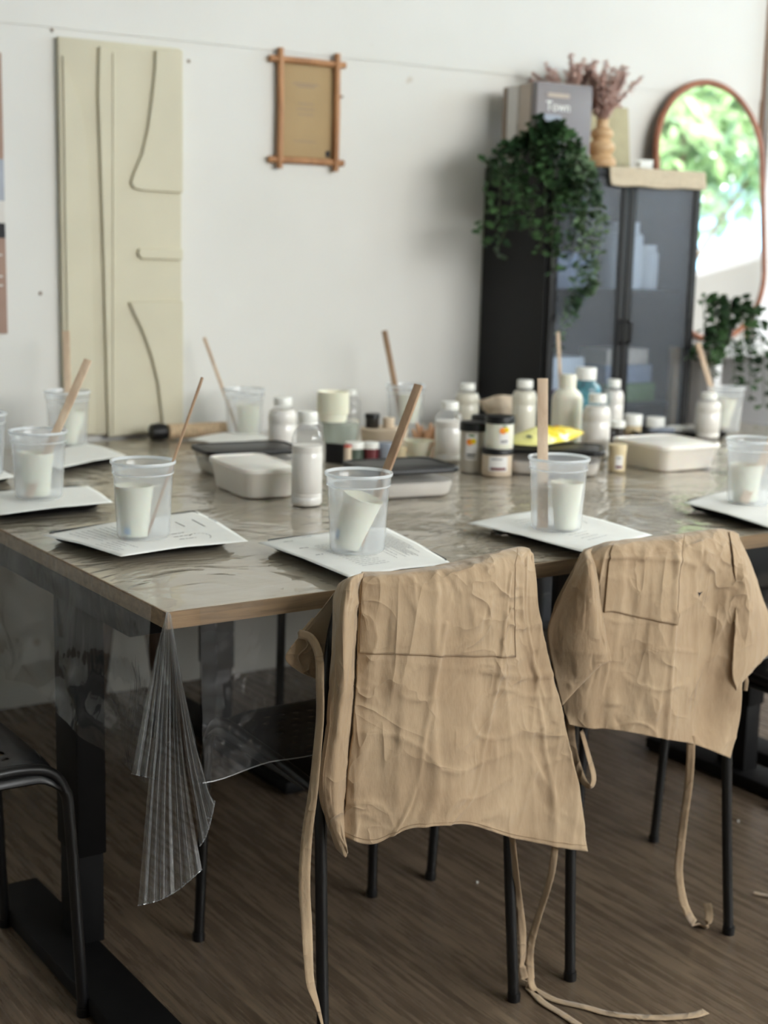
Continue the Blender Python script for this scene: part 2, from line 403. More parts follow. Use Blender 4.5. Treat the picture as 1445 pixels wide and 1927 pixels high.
    def out(s, name, mat, parent=None, smooth=True, ang=40, loc=None):
        o = mesh(name, s.v, s.f, mat, parent, smooth, loc)
        if smooth and ang: autos(o, ang)
        return o
def cr(pts, n):
    """Catmull-Rom through pts, n samples"""
    P = [V(p) for p in pts]; m = len(P)-1; o = []
    for k in range(n):
        t = k/(n-1)*m; i = min(int(t), m-1); u = t-i
        p0 = P[i-1] if i > 0 else P[0]*2-P[1]; p1, p2 = P[i], P[i+1]; p3 = P[i+2] if i+2 <= m else P[m]*2-P[m-1]
        o.append(.5*((2*p1)+(p2-p0)*u+(2*p0-5*p1+4*p2-p3)*u*u+(3*p1-p0-3*p2+p3)*u**3))
    return o
def bicr(rows, nu, nv):
    a = [cr(r, nu) for r in rows]; cols = [cr([a[i][j] for i in range(len(a))], nv) for j in range(nu)]
    return [[cols[j][i] for j in range(nu)] for i in range(nv)]
def solid(o, th, off=0):
    m = o.modifiers.new('thickness', 'SOLIDIFY'); m.thickness = th; m.offset = off; return o
# ------------------------------------------------------------------ the room
WA = -.026; WN = V((-math.sin(WA), math.cos(WA), 0)); WQ = V((0, 1.85, 0)); WX = V((math.cos(WA), math.sin(WA), 0))
def wall(x, y, off=0.0): return onpl(x, y, WQ-WN*off, WN)
def wp(X, z, off=0.0):
    q = WQ-WN*off; t = (X-q.x)/WX.x; return V((X, (q+WX*t).y, z))
def struct(name, g, mat, label, ang=30):
    o = g.out(name, mat, None, smooth=False); return tag(o, label, None, None, 'structure')
g = G(); R = Matrix.Rotation(WA, 3, 'Z')
g.box(wp((XL+XR)/2, .91)+WN*.06, (XR-XL+.6, .12, 1.82), mat3=R)
g.box(wp((XL+XR)/2, 2.79)+WN*.058, (XR-XL+.6, .124, 1.94), mat3=R)
tag(g.out('wall_back', 'wall', None, False), 'white painted back wall with a fine horizontal joint', None, None, 'structure')
yb = wp(XR, 0).y
g = G(); g.box(((XL+XR)/2, (YF+2.1)/2, -.05), (XR-XL+.2, 2.1-YF+.2, .1)); struct('floor', g, 'floor', 'brown grained laminate floor')
g = G(); g.box(((XL+XR)/2, (YF+2.1)/2, HC+.05), (XR-XL+.2, 2.1-YF+.2, .1)); struct('ceiling', g, 'wall', 'white ceiling above the frame')
g = G(); g.box((XL-.06, (YF+2.1)/2, HC/2), (.12, 2.1-YF, HC)); struct('wall_left', g, 'wall', 'white left wall outside the frame')
# right wall with two windows
g = G(); x = XR+.06; ys = [YF]+[v for ab in WINR for v in ab]+[2.1]
g.box((x, (YF+2.1)/2, WZ0/2), (.12, 2.1-YF, WZ0)); g.box((x, (YF+2.1)/2, (WZ1+HC)/2), (.12, 2.1-YF, HC-WZ1))
for a, b in ((ys[0], ys[1]), (ys[2], ys[3]), (ys[4], ys[5])): g.box((x, (a+b)/2, (WZ0+WZ1)/2), (.12, b-a, WZ1-WZ0))
struct('wall_right', g, 'wall', 'white right wall with tall windows')
g = G(); y = YF-.06
g.box(((XL+XR)/2, y, .85), (XR-XL, .12, 1.7)); g.box(((XL+XR)/2, y, (WZ1+HC)/2), (XR-XL, .12, HC-WZ1))
for a, b in ((XL, WINF[0]), (WINF[1], XR)): g.box(((a+b)/2, y, (1.7+WZ1)/2), (b-a, .12, WZ1-1.7))
struct('wall_front', g, 'wall', 'white wall behind the viewer with an added wide window')
def window(name, horiz, a, b, z0, z1, fixed, label):
    o = thing(name, label, 'window'); del o['category']; o['kind'] = 'structure'
    f = G(); p = G(); t = .05
    def bx(u0, u1, w0, w1, gg, th=.06):
        c = ((u0+u1)/2, (w0+w1)/2)
        if horiz: gg.box((c[0], fixed, c[1]), (u1-u0, th, w1-w0))
        else: gg.box((fixed, c[0], c[1]), (th, u1-u0, w1-w0))
    bx(a, b, z0, z0+t, f); bx(a, b, z1-t, z1, f); bx(a, a+t, z0+t, z1-t, f); bx(b-t, b, z0+t, z1-t, f)
    m = (a+b)/2; bx(m-.02, m+.02, z0+t, z1-t, f)
    bx(a+t, m-.02, z0+t, z1-t, p, .006); bx(m+.02, b-t, z0+t, z1-t, p, .006)
    f.out('window_frame', 'shelf_white', o, False); p.out('pane', 'pane', o, False)
window('window_1', False, *WINR[0], WZ0, WZ1, XR+.06, 'tall white framed window in the right wall, nearer the viewer')
window('window_2', False, *WINR[1], WZ0, WZ1, XR+.06, 'tall white framed window in the right wall, nearer the mirror')
window('added_window', True, *WINF, 1.7, WZ1, YF-.06, 'unseen wide window added behind the viewer for front light')
# fine details of the back wall
g = G(); p = wp(3.172, 2.3); g.box(wp(3.172, 2.3, .004), (.012, .008, 2.8)); tag(g.out('trim_1', 'trim_brown', None, False), 'thin brown upright joint in the back wall right of the oval mirror', None, None, 'structure')
g = G(); g.box(wp(3.75, 1.85, .02), (1.14, .04, 3.68), mat3=R); tag(g.out('trim_2', 'shelf_white', None, False), 'pale flat panel of the back wall at the right edge', None, None, 'structure')
for x, y, l in ((98, 57, 'small grey wall screw just above the corner of the cream relief panel'), (355, 115, 'small faint wall screw right of the cream relief panel'), (643, 182, 'small brown wall screw right of the wooden picture frame'), (76, 552, 'small wall screw between the brown poster and the relief panel')):
    p = wall(x, y, .001); g = G(); g.lathe((0, 0, 0), [(.0045, 0), (.005, .002), (.003, .004), (0, .0045)], 12, Matrix.Rotation(PI/2, 3, 'X'), caps=False)
    g.v = [v+p for v in g.v]
    tag(g.out('wall_screw', 'dot', None, loc=p), l, 'screw', 'screws in the back wall')

# outdoors, seen only in the mirror
g = G(); g.box((15, -2, -.35), (18, 40, .1)); tag(g.out('lawn', 'grass', None, False), 'grass outside the windows', 'lawn', kind='structure')
g = G(); g.box((13.5, -6, 2.1), (.2, 26, 4.8)); tag(g.out('garden_wall', 'blue_wall', None, False), 'pale blue wall outside, seen in the oval mirror', 'wall')
def tree(x, y, h, R_, seed, label):
    rnd = random.Random(seed); o = thing('garden_tree', label, 'tree', (x, y, -.3), 'garden trees outside the window')
    t = G(); t.tube([(x, y, -.3), (x+.1, y, h*.3), (x-.1, y+.1, h*.6), (x, y, h*.85)], [.16, .13, .09, .04], 10)
    for k in range(6):
        a = k*1.05; t.tube([(x, y, h*(.35+.06*k)), (x+R_*.5*math.cos(a), y+R_*.5*math.sin(a), h*(.5+.06*k))], [.05, .02], 6)
    t.out('trunk', 'bark', o)
    g = G()
    for k in range(4200):
        d = V((rnd.gauss(0, 1), rnd.gauss(0, 1), rnd.gauss(0, 1))).normalized()*R_*(rnd.random()**.4)
        c = V((x, y, h*.68))+V((d.x, d.y, d.z*.8)); s_ = rnd.uniform(.10, .19)
        q = Matrix.Rotation(rnd.uniform(0, 6.3), 3, 'Z') @ Matrix.Rotation(rnd.uniform(-1, 1), 3, 'X')
        g.add([c+q@V(v)*s_ for v in ((0, -1, 0), (.5, 0, .15), (0, 1, 0), (-.5, 0, .15))], [(0, 1, 2, 3)])
    g.out('foliage', 'tree_leaf', o, ang=0)
tree(9.6, -3.6, 7.1, 1.75, 1, 'leafy green tree outside, left in the mirror'); tree(11.2, -7.4, 7.3, 1.9, 2, 'leafy green tree outside, right in the mirror'); tree(10.8, .9, 5.0, 1.6, 3, 'leafy green tree outside, nearest the mirror side')

# ------------------------------------------------------------------ desks pushed together
TZ = .74
def desk(name_label, x0, x1, y0, y1, leg_x, group='desks pushed together into one work table', feet=True, beam=None, legY=None):
    o = thing('work_desk', name_label, 'table', ((x0+x1)/2, (y0+y1)/2, 0), group)
    g = G(); g.bevbox(((x0+x1)/2, (y0+y1)/2, TZ-.0135), (x1-x0-.002, y1-y0-.002, .025), .002); g.out('tabletop', 'top', o)
    e = G()
    for (cx, cy, lx, ly) in (((x0+x1)/2, y0+.0005, x1-x0, .004), ((x0+x1)/2, y1-.0005, x1-x0, .004), (x0+.0005, (y0+y1)/2, .004, y1-y0), (x1-.0005, (y0+y1)/2, .004, y1-y0)):
        e.box((cx, cy, TZ-.0145), (lx, ly, .0262))
    e.out('edge_band', 'edge', o, False)
    for lx in leg_x:
        cy = legY if legY is not None else y0+.43
        p = G(); p.bevbox((lx, cy, .45), (.055, .10, .50), .004); p.bevbox((lx, cy, .13), (.048, .088, .2), .003)
        p.out('leg', 'black_frame', o)
        f = G(); f.bevbox((lx-.035 if lx < .1 else lx, cy-.09, .018), (.10, .72, .032), .006); f.out('foot', 'black_frame', o)
        b = G(); b.bevbox((lx, cy+.02, TZ-.055), (.06, min(y1-y0, .9)-.30, .045), .004); b.out('support_arm', 'black_frame', o)
    b = G(); bx0, bx1 = beam or (min(leg_x), max(leg_x))
    b.bevbox(((bx0+bx1)/2, (legY if legY is not None else y0+.40), TZ-.065), (bx1-bx0, .05, .05), .004); b.out('cross_beam', 'black_frame', o)
    return o
dA = desk('pale oak topped desk with black column legs at the front left table corner', 0, 1.8, 0, .9, (.035, 1.76))
g = G(); g.bevbox((1.30, .075, TZ-.085), (.95, .018, .115), .003); g.out('modesty_panel', 'black_frame', dA)
desk('pale oak topped desk behind the front one, against the back wall', 0, 1.85, .905, 1.765, (.78, 1.6))
desk('pale oak topped desk standing crosswise at the right end of the work table', 1.86, 2.72, 0, 1.40, (1.93, 2.65), legY=.6)

# clear vinyl cover
cov = thing('plastic_table_cover', 'clear crinkled plastic sheet covering the whole work table, hanging down with a pleated corner', 'table cover', (0, 0, TZ))
def nz(x, y, s, seed=0): return mnoise.noise(V((x*s+seed, y*s-seed, seed*1.7)))
g = G(); xs = [-.004+i*(2.73/150) for i in range(151)]; ys = [-.004+j*(1.774/100) for j in range(101)]
idx = {}
for i, x in enumerate(xs):
    for j, y in enumerate(ys):
        if x > 1.856 and y > 1.404: continue
        e = min(x+.004, y+.004, .05)/.05
        a = 1-abs(nz(x, y, 6, 1))*2; b = 1-abs(nz(x*1.0+.5*y, y, 14, 2))*2
        idx[i, j] = len(g.v); g.v.append(V((x, y, TZ+.0012+e*(.0016*max(0, a)**3+.0010*max(0, b)**3))))
for i in range(150):
    for j in range(100):
        k = [(i, j), (i+1, j), (i+1, j+1), (i, j+1)]
        if all(q in idx for q in k): g.f.append(tuple(idx[q] for q in k))
g.out('top_sheet', 'sheet', cov, ang=0)
def hang(rows_fn, name, mat='drape', th=0):
    g = G(); g.grid(rows_fn); o = g.out(name, mat, cov, ang=0); return o
# left side drape (plane x ~ -0.01) and front drape (plane y ~ -0.01)
rows = []
for v in range(25):
    t = v/24; r = []
    for u in range(120):
        y = .035+u/119*1.72
        z = TZ+.001-t*(.275+.012*math.sin(y*9)+.004*math.sin(y*31))
        amp = .012*t
        r.append(V((-.009-amp*.5-amp*(.8*math.sin(y*24+2*nz(y, t, 3))+.6*nz(y, t*.5, 13)*2), y, z)))
    rows.append(r)
hang(rows, 'side_drape')
rows = []
for v in range(25):
    t = v/24; r = []
    for u in range(150):
        x = .05+u/149*2.65
        z = TZ+.001-t*(.263+.008*math.sin(x*8+1)+.003*math.sin(x*27))
        amp = .007*t
        r.append(V((x, -.008-amp-amp*(.8*math.sin(x*26+2*nz(x, t, 3))+.9*nz(x, t*.5, 12)*2), z)))
    rows.append(r)
hang(rows, 'front_drape')
# welded hems
g = G(); g.tube([rr for rr in rows[-1]], .0012, 5); g.out('front_hem', 'hem', cov)
# pleated corner: each pleat system is spanned between two edge curves that fan out from the table corner
def pleats(L, Rr, n, amp, Yp, name, bottom=None, nv=40, mat='pleat', phase=0):
    nu = n*10+1
    Lc = cr([V((a, b, 0)) for a, b in L], nv); Rc = cr([V((a, b, 0)) for a, b in Rr], nv); rows = []
    for i in range(nv):
        t = i/(nv-1); r = []
        for j in range(nu):
            u = j/(nu-1); uu = u + .06*nz(u*3, t*.4, 2, 3)*math.sin(PI*u)
            p = Lc[i].lerp(Rc[i], uu)
            if bottom: p = p + V((0, bottom(u)*t, 0))
            ph = u*n*2*PI+phase+1.2*nz(u, t*.5, 3, 5)
            q = ony(p.x, p.y, Yp + amp*min(1, t*1.3)*(math.sin(ph)+.35*math.sin(2.7*ph)) - .02*t)
            r.append(q)
        rows.append(r)
    g = G(); g.grid(rows); g.out(name, mat, cov, ang=0)
    h = G(); h.tube(rows[-1], .0011, 5); h.out('pleat_hem', 'hem', cov)
pleats([(312, 1152), (304, 1240), (292, 1350), (277, 1500), (260, 1704)], [(320, 1152), (334, 1270), (344, 1400), (358, 1510), (380, 1636)], 7, .009, -.018, 'corner_pleats', bottom=lambda u: 14*math.sin(PI*u))
pleats([(314, 1152), (300, 1200), (280, 1290), (262, 1380), (248, 1456)], [(316, 1152), (308, 1210), (304, 1300), (300, 1390), (292, 1466)], 3, .010, -.005, 'left_corner_pleats')
pleats([(318, 1154), (335, 1300), (350, 1430), (364, 1510), (376, 1592)], [(322, 1156), (345, 1290), (372, 1400), (392, 1470), (404, 1492)], 3, .010, -.030, 'right_corner_pleats', bottom=lambda u: 26*math.sin(PI*u*.8))

# ------------------------------------------------------------------ chairs
def chair(x, y, yaw, label):
    o = thing('perforated_chair', label, 'chair', (x, y, 0), 'black perforated chairs')
    c, s_ = math.cos(yaw), math.sin(yaw)
    def W(p): return V((x+c*p[0]-s_*p[1], y+s_*p[0]+c*p[1], p[2]))
    r = .0098
    for sx in (-1, 1):
        g = G(); g.tube([W(q) for q in cr([(sx*.190, 0, .004), (sx*.186, .020, .22), (sx*.182, .036, .43), (sx*.174, .046, .56), (sx*.163, .042, .68), (sx*.150, .036, .752)], 30)], r, 14); g.out('leg', 'black_metal', o)
        k = cr([(sx*.183, .036, .438), (sx*.180, .15, .442), (sx*.178, .30, .445), (sx*.177, .37, .446), (sx*.178, .420, .436), (sx*.180, .446, .402), (sx*.182, .455, .34), (sx*.190, .470, .004)], 44)
        g = G(); g.tube([W(q) for q in k], r, 14); g.out('leg', 'black_metal', o)
        for q in (k[-1], (sx*.190, 0, .004)):
            g = G(); b = W(q); g.lathe((b.x, b.y, .0005), [(.0115, 0), (.0118, .010), (.0112, .016), (.0, .0165)], 14); g.out('foot_cap', 'black_plastic', o)
    # seat: dished panel with rolled front lip
    rows = []
    for i in range(25):
        v = i/24; ly = .055+v*.395; r_ = []
        for j in range(21):
            u = j/20*2-1; hw = .195-.012*(1-v)
            z = .459-.012*(1-u*u)*math.sin(PI*min(1, v*1.05))-.004*abs(u)**6*8
            yy = ly
            if v > .86: q = (v-.86)/.14; z -= .022*q*q; yy = ly-.012*q
            if v < .1: z += .012*(1-v/.1)**2
            r_.append(W((u*hw, yy, z)))
        rows.append(r_)
    g = G(); g.grid(rows); ctr = W((0, .25, .43))
    # the perforation pattern runs in the seat's own axes
    me = bpy.data.meshes.new('seat'); me.from_pydata([tuple(Matrix.Rotation(-yaw, 3, 'Z') @ (p-ctr)) for p in g.v], [], g.f); me.materials.append(MAT['perf']); me.shade_smooth()
    so = bpy.data.objects.new('seat', me); COL.objects.link(so); so.parent = o; so.location = ctr-V((x, y, 0)); so.rotation_euler = (0, 0, yaw); solid(so, .004, -1)
    rows = []
    for i in range(15):
        v = i/14; z = .575+.172*v; r_ = []
        for j in range(25):
            u = j/24*2-1; hw = .178-.027*v
            zz = z
            r_.append(W((u*hw, .052-.020*v-.012*(1-u*u), zz)))
        rows.append(r_)
    g = G(); g.grid(rows); b = g.out('backrest', 'black_plastic', o, ang=0); solid(b, .006, 0)
    return o
chair(.405, -.124, -.034, 'black tube leg chair wearing the apron with the long pocket seam, nearest the viewer')
chair(.917, -.139, -.066, 'black tube leg chair wearing the apron with the ink mark, second along the front edge')
chair(1.463, -.235, -.05, 'black tube leg chair at the right edge of which only one front leg shows')
chair(-.525, .402, -PI/2, 'black perforated chair without an apron at the left end of the table')
# chair and stool tucked in at the far side, glimpsed through the hanging plastic
def stool():
    o = thing('wooden_stool', 'brown wooden stool with splayed legs glimpsed under the table through the plastic', 'stool', (.50, 1.27, 0))
    g = G(); g.lathe((.50, 1.27, .42), [(.15, 0), (.155, .012), (.15, .028), (0, .03)], 32); g.out('seat', 'stool_brown', o)
    for a in (.6, 2.2, 3.8, 5.3):
        g = G(); g.tube([(.50+.09*math.cos(a), 1.27+.09*math.sin(a), .42), (.50+.19*math.cos(a), 1.27+.19*math.sin(a), .002)], [.019, .013], 10); g.out('leg', 'stool_brown', o)
stool()
o = thing('metal_stool', 'black metal stool with straight legs glimpsed under the table through the plastic', 'stool', (1.0, 1.25, 0))
g = G(); g.bevbox((1.0, 1.25, .45), (.34, .30, .02), .006); g.out('seat', 'black_frame', o)
for sx in (-.15, .15):
    for sy in (-.13, .13):
        g = G(); g.tube([(1.0+sx, 1.25+sy, .44), (1.0+sx*1.08, 1.25+sy*1.08, .001)], .011, 10); g.out('leg', 'black_frame', o)

# ------------------------------------------------------------------ wall pieces
def wbox(g, x0, x1, z0, z1, o0, o1, b=.002):
    c = wp((x0+x1)/2, (z0+z1)/2, (o0+o1)/2); g.bevbox(c, (x1-x0, abs(o1-o0), z1-z0), b, mat3=R)
# cream relief panel
px0, px1 = .566, .909
rel = thing('relief_panel', 'tall cream plaster relief panel with raised curved shapes on the wall', 'wall panel', wp(.737, .752, .01))
g = G(); wbox(g, px0, px1, .752, 1.797, .002, .022); g.out('backing_board', 'relief', rel)
def relief(pts, th, name='raised_shape'):
    """outline in (x 0..1 across, z metres) extruded off the board"""
    P = [(px0+(px1-px0)*a, z) for a, z in pts]; n = len(P)
    f = [wp(a, z, .022+th) for a, z in P]; b = [wp(a, z, .021) for a, z in P]
    cx = sum(a for a, z in P)/n
    g = G(); g.add(f+b, [tuple(range(n))]+[(i, (i+1) % n, (i+1) % n+n, i+n) for i in range(n)])
    o = g.out(name, 'relief', rel, True, 35)
    m = o.modifiers.new('soft_edge', 'BEVEL'); m.width = .003; m.segments = 3; m.limit_method = 'ANGLE'; m.angle_limit = .8
def pz(x, y): p = wall(x, y, .022); return ((p.x-px0)/(px1-px0), p.z)
left = [pz(188, 88), pz(186, 180), pz(190, 300), pz(194, 420), pz(197, 520), pz(200, 640), pz(205, 822)]
relief([(a-.015, min(z, 1.792)) for a, z in left]+[(.995, .757), (.995, 1.792)], .012)
relief([pz(287, 96), (.992, 1.790), (.992, pz(330, 363)[1]), pz(300, 361), pz(262, 359), pz(246, 354), pz(241, 344), pz(247, 325), pz(262, 290), pz(273, 240), pz(281, 180), pz(286, 130)], .024)
relief([pz(257, 467), (.992, pz(333, 468)[1]), (.992, pz(333, 489)[1]), pz(262, 487), pz(256, 482), pz(254, 474)], .024)
relief([pz(238, 568), (.992, pz(333, 566)[1]), (.992, .759), pz(300, 815), pz(299, 780), pz(292, 720), pz(280, 670), pz(262, 620), pz(248, 592)], .024)
arc = [(.03, 1.75), *[pz(x, y) for x, y in ((118, 115), (140, 165), (155, 220), (165, 300), (170, 420), (172, 560), (176, 700), (178, 815))], (.03, .757)]
relief(arc, .006)
rdg = [(pz(210, y)[0], pz(210, y)[1]) for y in (100, 300, 500, 815)]
g = G(); g.tube([wp(px0+(px1-px0)*a, z, .034) for a, z in rdg], .0035, 8); g.out('raised_line', 'relief', rel)
# picture frame of crossed sticks
fr = thing('picture_frame', 'small wooden stick frame with crossed corners holding kraft paper on the wall', 'picture frame', wp(1.315, 1.66, .01))
a0, a1, z0, z1 = 1.217, 1.412, 1.522, 1.803
for (x0, x1, zz0, zz1, o) in ((a0-.006, a0+.014, z0-.028, z1+.024, .018), (a1-.014, a1+.006, z0-.028, z1+.024, .018)):
    g = G(); g.tube([wp((x0+x1)/2, zz0, o), wp((x0+x1)/2+.002, (zz0+zz1)/2, o), wp((x0+x1)/2, zz1, o)], .0095, 10); g.out('frame_stick', 'frame_wood', fr)
for zc in (z0-.003, z1-.006):
    g = G(); g.tube([wp(a0-.028, zc, .012), wp((a0+a1)/2, zc+.001, .012), wp(a1+.026, zc, .012)], .0095, 10); g.out('frame_stick', 'frame_wood', fr)
g = G(); wbox(g, a0+.002, a1-.002, z0, z1-.004, .002, .006, .001); g.out('kraft_sheet', 'kraft', fr)
g = G()
for zc, w_ in ((1.735, .085), (1.728, .06)): wbox(g, 1.312-w_/2, 1.312+w_/2, zc-.0016, zc+.0016, .006, .0066, .0002)
for zc, w_ in ((1.68, .05), (1.665, .06), (1.65, .05), (1.575, .075)): wbox(g, 1.312-w_/2, 1.312+w_/2, zc-.0012, zc+.0012, .006, .0066, .0002)
g.out('printed_lines', 'book_brown', fr, False)
g = G(); wbox(g, a1-.032, a1-.018, z0+.012, z0+.030, .006, .008, .002); g.out('dark_mark', 'dkink', fr)
# brown poster at the left edge
po = thing('wall_poster', 'brown photo poster with dark and white bands, cut by the left edge', 'poster', wp(.25, 1.4, .002))
xr = wall(3, 300).x; g = G()
def band(ya, yb, mat, name):
    g = G(); zA, zB = wall(5, ya).z, wall(5, yb).z; wbox(g, .02, xr+.004, zB, zA, .001, .005, .0005); g.out(name, mat, po, False)
for ya, yb, m_, n_ in ((100, 300, 'poster_br', 'brown_band'), (300, 378, 'grey_blue', 'photo_band'), (378, 420, 'book_white', 'white_band'), (420, 448, 'dkink', 'dark_band'), (448, 628, 'poster_br', 'text_band')): band(ya, yb, m_, n_)
g = G()
for yy in (480, 520, 537): z = wall(5, yy).z; wbox(g, xr-.10, xr-.006, z-.002, z+.002, .005, .0055, .0002)
g.out('printed_lines', 'book_white', po, False)

# ------------------------------------------------------------------ cabinet
CX0, CX1, CD, CZ = 1.958, 2.56, .32, 1.533
def cp(u, d, z):  # u along the front, d out of the wall
    q = wp(CX0, 0, .006+d); return V((q.x+u*WX.x, q.y+u*WX.y, z))
CWd = CX1-CX0
cab = thing('glass_cabinet', 'tall black cabinet with two fluted glass doors against the back wall', 'cabinet', cp(CWd/2, CD/2, 0))
def cbox(u0, u1, d0, d1, z0, z1, name, mat='cabinet_black', parent=None, b=.002, g=None):
    gg = g or G(); gg.bevbox(cp((u0+u1)/2, (d0+d1)/2, (z0+z1)/2), (u1-u0, d1-d0, z1-z0), b, mat3=R)
    return gg if g is not None else gg.out(name, mat, parent or cab)
cbox(0, .016, 0, CD, .10, CZ, 'side_panel'); cbox(CWd-.016, CWd, 0, CD, .10, CZ, 'side_panel')
cbox(.016, CWd-.016, 0, CD, CZ-.018, CZ, 'top_panel'); cbox(.016, CWd-.016, 0, CD, .10, .118, 'bottom_panel'); cbox(.016, CWd-.016, 0, .008, .118, CZ-.018, 'back_panel')
for u in (.02, CWd-.02):
    for d in (.03, CD-.03): cbox(u-.014, u+.014, d-.014, d+.014, 0, .10, 'leg')
SH = [.47, .80, 1.165]
for z in SH: cbox(.017, CWd-.017, .01, CD-.03, z-.008, z, 'shelf')
for k, (u0, u1) in enumerate(((.002, CWd/2-.002), (CWd/2+.002, CWd-.002))):
    st = .026; g = G(); z0, z1 = .105, CZ-.004
    for (a, b, c, d) in ((u0, u0+st, z0, z1), (u1-st, u1, z0, z1), (u0+st, u1-st, z0, z0+st), (u0+st, u1-st, z1-st, z1)):
        g.bevbox(cp((a+b)/2, CD+.011, (c+d)/2), (b-a, .02, d-c), .002, mat3=R)
    dr = g.out('door', 'cabinet_black', cab)
    g = G(); g.box(cp((u0+u1)/2, CD+.011, (z0+z1)/2), (u1-u0-2*st+.004, .004, z1-z0-2*st+.004), mat3=R); g.out('fluted_pane', 'fluted', dr, False)
    uh = u1-.013 if k == 0 else u0+.013
    g = G(); g.tube([cp(uh, CD+.02, 1.0), cp(uh, CD+.038, 1.005), cp(uh, CD+.038, 1.065), cp(uh, CD+.02, 1.07)], .005, 10); g.out('handle', 'black_metal', dr)
# things on the shelves behind the fluted glass
def inbox(u0, u1, d0, d1, z, h, mat, name, label, cat):
    g = G(); g.bevbox(cp((u0+u1)/2, (d0+d1)/2, z+h/2), (u1-u0, d1-d0, h), .004, mat3=R)
    tag(g.out(name, mat, None, loc=cp((u0+u1)/2, (d0+d1)/2, z)), label, cat)
def incyl(u, d, z, r, h, mat, name, label, cat):
    g = G(); g.lathe(cp(u, d, z), [(r*.95, 0), (r, .01), (r, h*.8), (r*.8, h*.85), (r*.8, h), (0, h)], 28)
    tag(g.out(name, mat, None, loc=cp(u, d, z)), label, cat)
incyl(.44, .16, SH[2], .07, .21, 'cap', 'white_canister', 'large white canister behind the right fluted door, top shelf', 'canister')
incyl(.53, .19, SH[2], .035, .14, 'cap', 'white_pot', 'small white pot right of the large canister behind the right door', 'pot')
inbox(.06, .27, .06, .24, SH[2], .11, 'grey_blue', 'storage_box', 'blue grey box behind the left fluted door, top shelf', 'box')
inbox(.07, .26, .06, .24, SH[1], .05, 'maroon', 'folded_cloth', 'dark red folded cloth behind the left fluted door, middle shelf', 'cloth')
inbox(.07, .25, .07, .23, SH[1]+.05, .10, 'cap', 'folded_cloth', 'white folded cloth on the dark red one behind the left door', 'cloth')
inbox(.33, .55, .06, .24, SH[1], .06, 'green_p', 'paint_tray', 'green tray behind the right fluted door, middle shelf', 'tray')
inbox(.34, .54, .07, .23, SH[1]+.06, .06, 'grey_blue', 'paint_tray', 'grey blue tray on the green one behind the right door', 'tray')
inbox(.35, .53, .08, .22, SH[1]+.12, .05, 'beige', 'paper_stack', 'beige paper stack on the grey blue tray behind the right door', 'paper')
inbox(.08, .27, .07, .24, SH[0], .14, 'book_grey', 'storage_box', 'dark grey box behind the left fluted door, low shelf', 'box')
inbox(.34, .52, .07, .24, SH[0], .17, 'book_white', 'storage_box', 'off white box behind the right fluted door, low shelf', 'box')

# on top of the cabinet: books on end, vases, canvas, runner, trailing plant
def book(u0, u1, d0, d1, h, mat, label, words=False):
    o = thing('tall_book', label, 'book', cp((u0+u1)/2, (d0+d1)/2, CZ), 'books standing on the black cabinet')
    g = G(); g.bevbox(cp((u0+u1)/2, (d0+d1)/2, CZ+h/2), (u1-u0, d1-d0, h), .003, mat3=R); g.out('cover', mat, o)
    g = G(); g.bevbox(cp((u0+u1)/2, (d0+d1)/2, CZ+h/2+.0005), (u1-u0-.006 if u1-u0 < .1 else u1-u0-.004, d1-d0-.004, h), .001, mat3=R); g.out('pages', 'book_white', o)
    return o
hb = .237; du = .004
book(du, du+.20, .075, .093, hb, 'book_brown', 'brown book nearest the wall on the cabinet')
book(du, du+.20, .096, .150, hb+.001, 'book_white', 'thick white book between the brown and beige ones on the cabinet')
book(du, du+.20, .153, .212, hb+.003, 'book_beige', 'beige book behind the grey one on the cabinet')
bk = book(du, du+.215, .215, .240, hb+.006, 'book_grey', 'grey book with white title facing out, beside the trailing plant')
def text(body, size, loc, mat, parent, rot, name='printed_title', ext=.0006):
    cu = bpy.data.curves.new(name, 'FONT'); cu.body = body; cu.size = size; cu.extrude = ext; cu.align_x = 'CENTER'
    ob = bpy.data.objects.new(name+'_tmp', cu); COL.objects.link(ob)
    dg = bpy.context.evaluated_depsgraph_get(); me = bpy.data.meshes.new_from_object(ob.evaluated_get(dg)); bpy.data.objects.remove(ob)
    me.materials.clear(); me.materials.append(MAT[mat]); o = bpy.data.objects.new(name, me); COL.objects.link(o)
    o.parent = parent; o.location = V(loc)-wloc(parent); o.rotation_euler = rot; return o
text('Town', .040, cp(.085, .2412, CZ+hb-.075), 'cap', bk, (PI/2, 0, WA))
g = G(); g.box(cp(.085, .2415, CZ+hb-.030), (.085, .0012, .012), mat3=R); g.out('title_line', 'book_beige', bk, False)
g = G(); g.box(cp(.06, .2415, CZ+.10), (.075, .0010, .10), mat3=R); g.out('cover_picture', 'grey_blue', bk, False)
def vase(u, d, s, label):
    c = cp(u, d, CZ); o = thing('bubble_vase', label, 'vase', c, 'wavy wooden vases on the cabinet')
    pr = [(.030, 0)]
    for (z0_, z1_, r) in ((0, .042, .043), (.042, .083, .038), (.083, .118, .032)):
        for k in range(1, 9): t = k/8; pr.append((r-.014*(abs(2*t-1)**2.2), z0_+(z1_-z0_)*t))
    pr += [(.016, .130), (.018, .140), (.014, .140), (.012, .12)]
    g = G(); g.lathe(c, [(r*s, z*s) for r, z in pr], 32, caps=True); g.out('body', 'vase_wood', o); return c
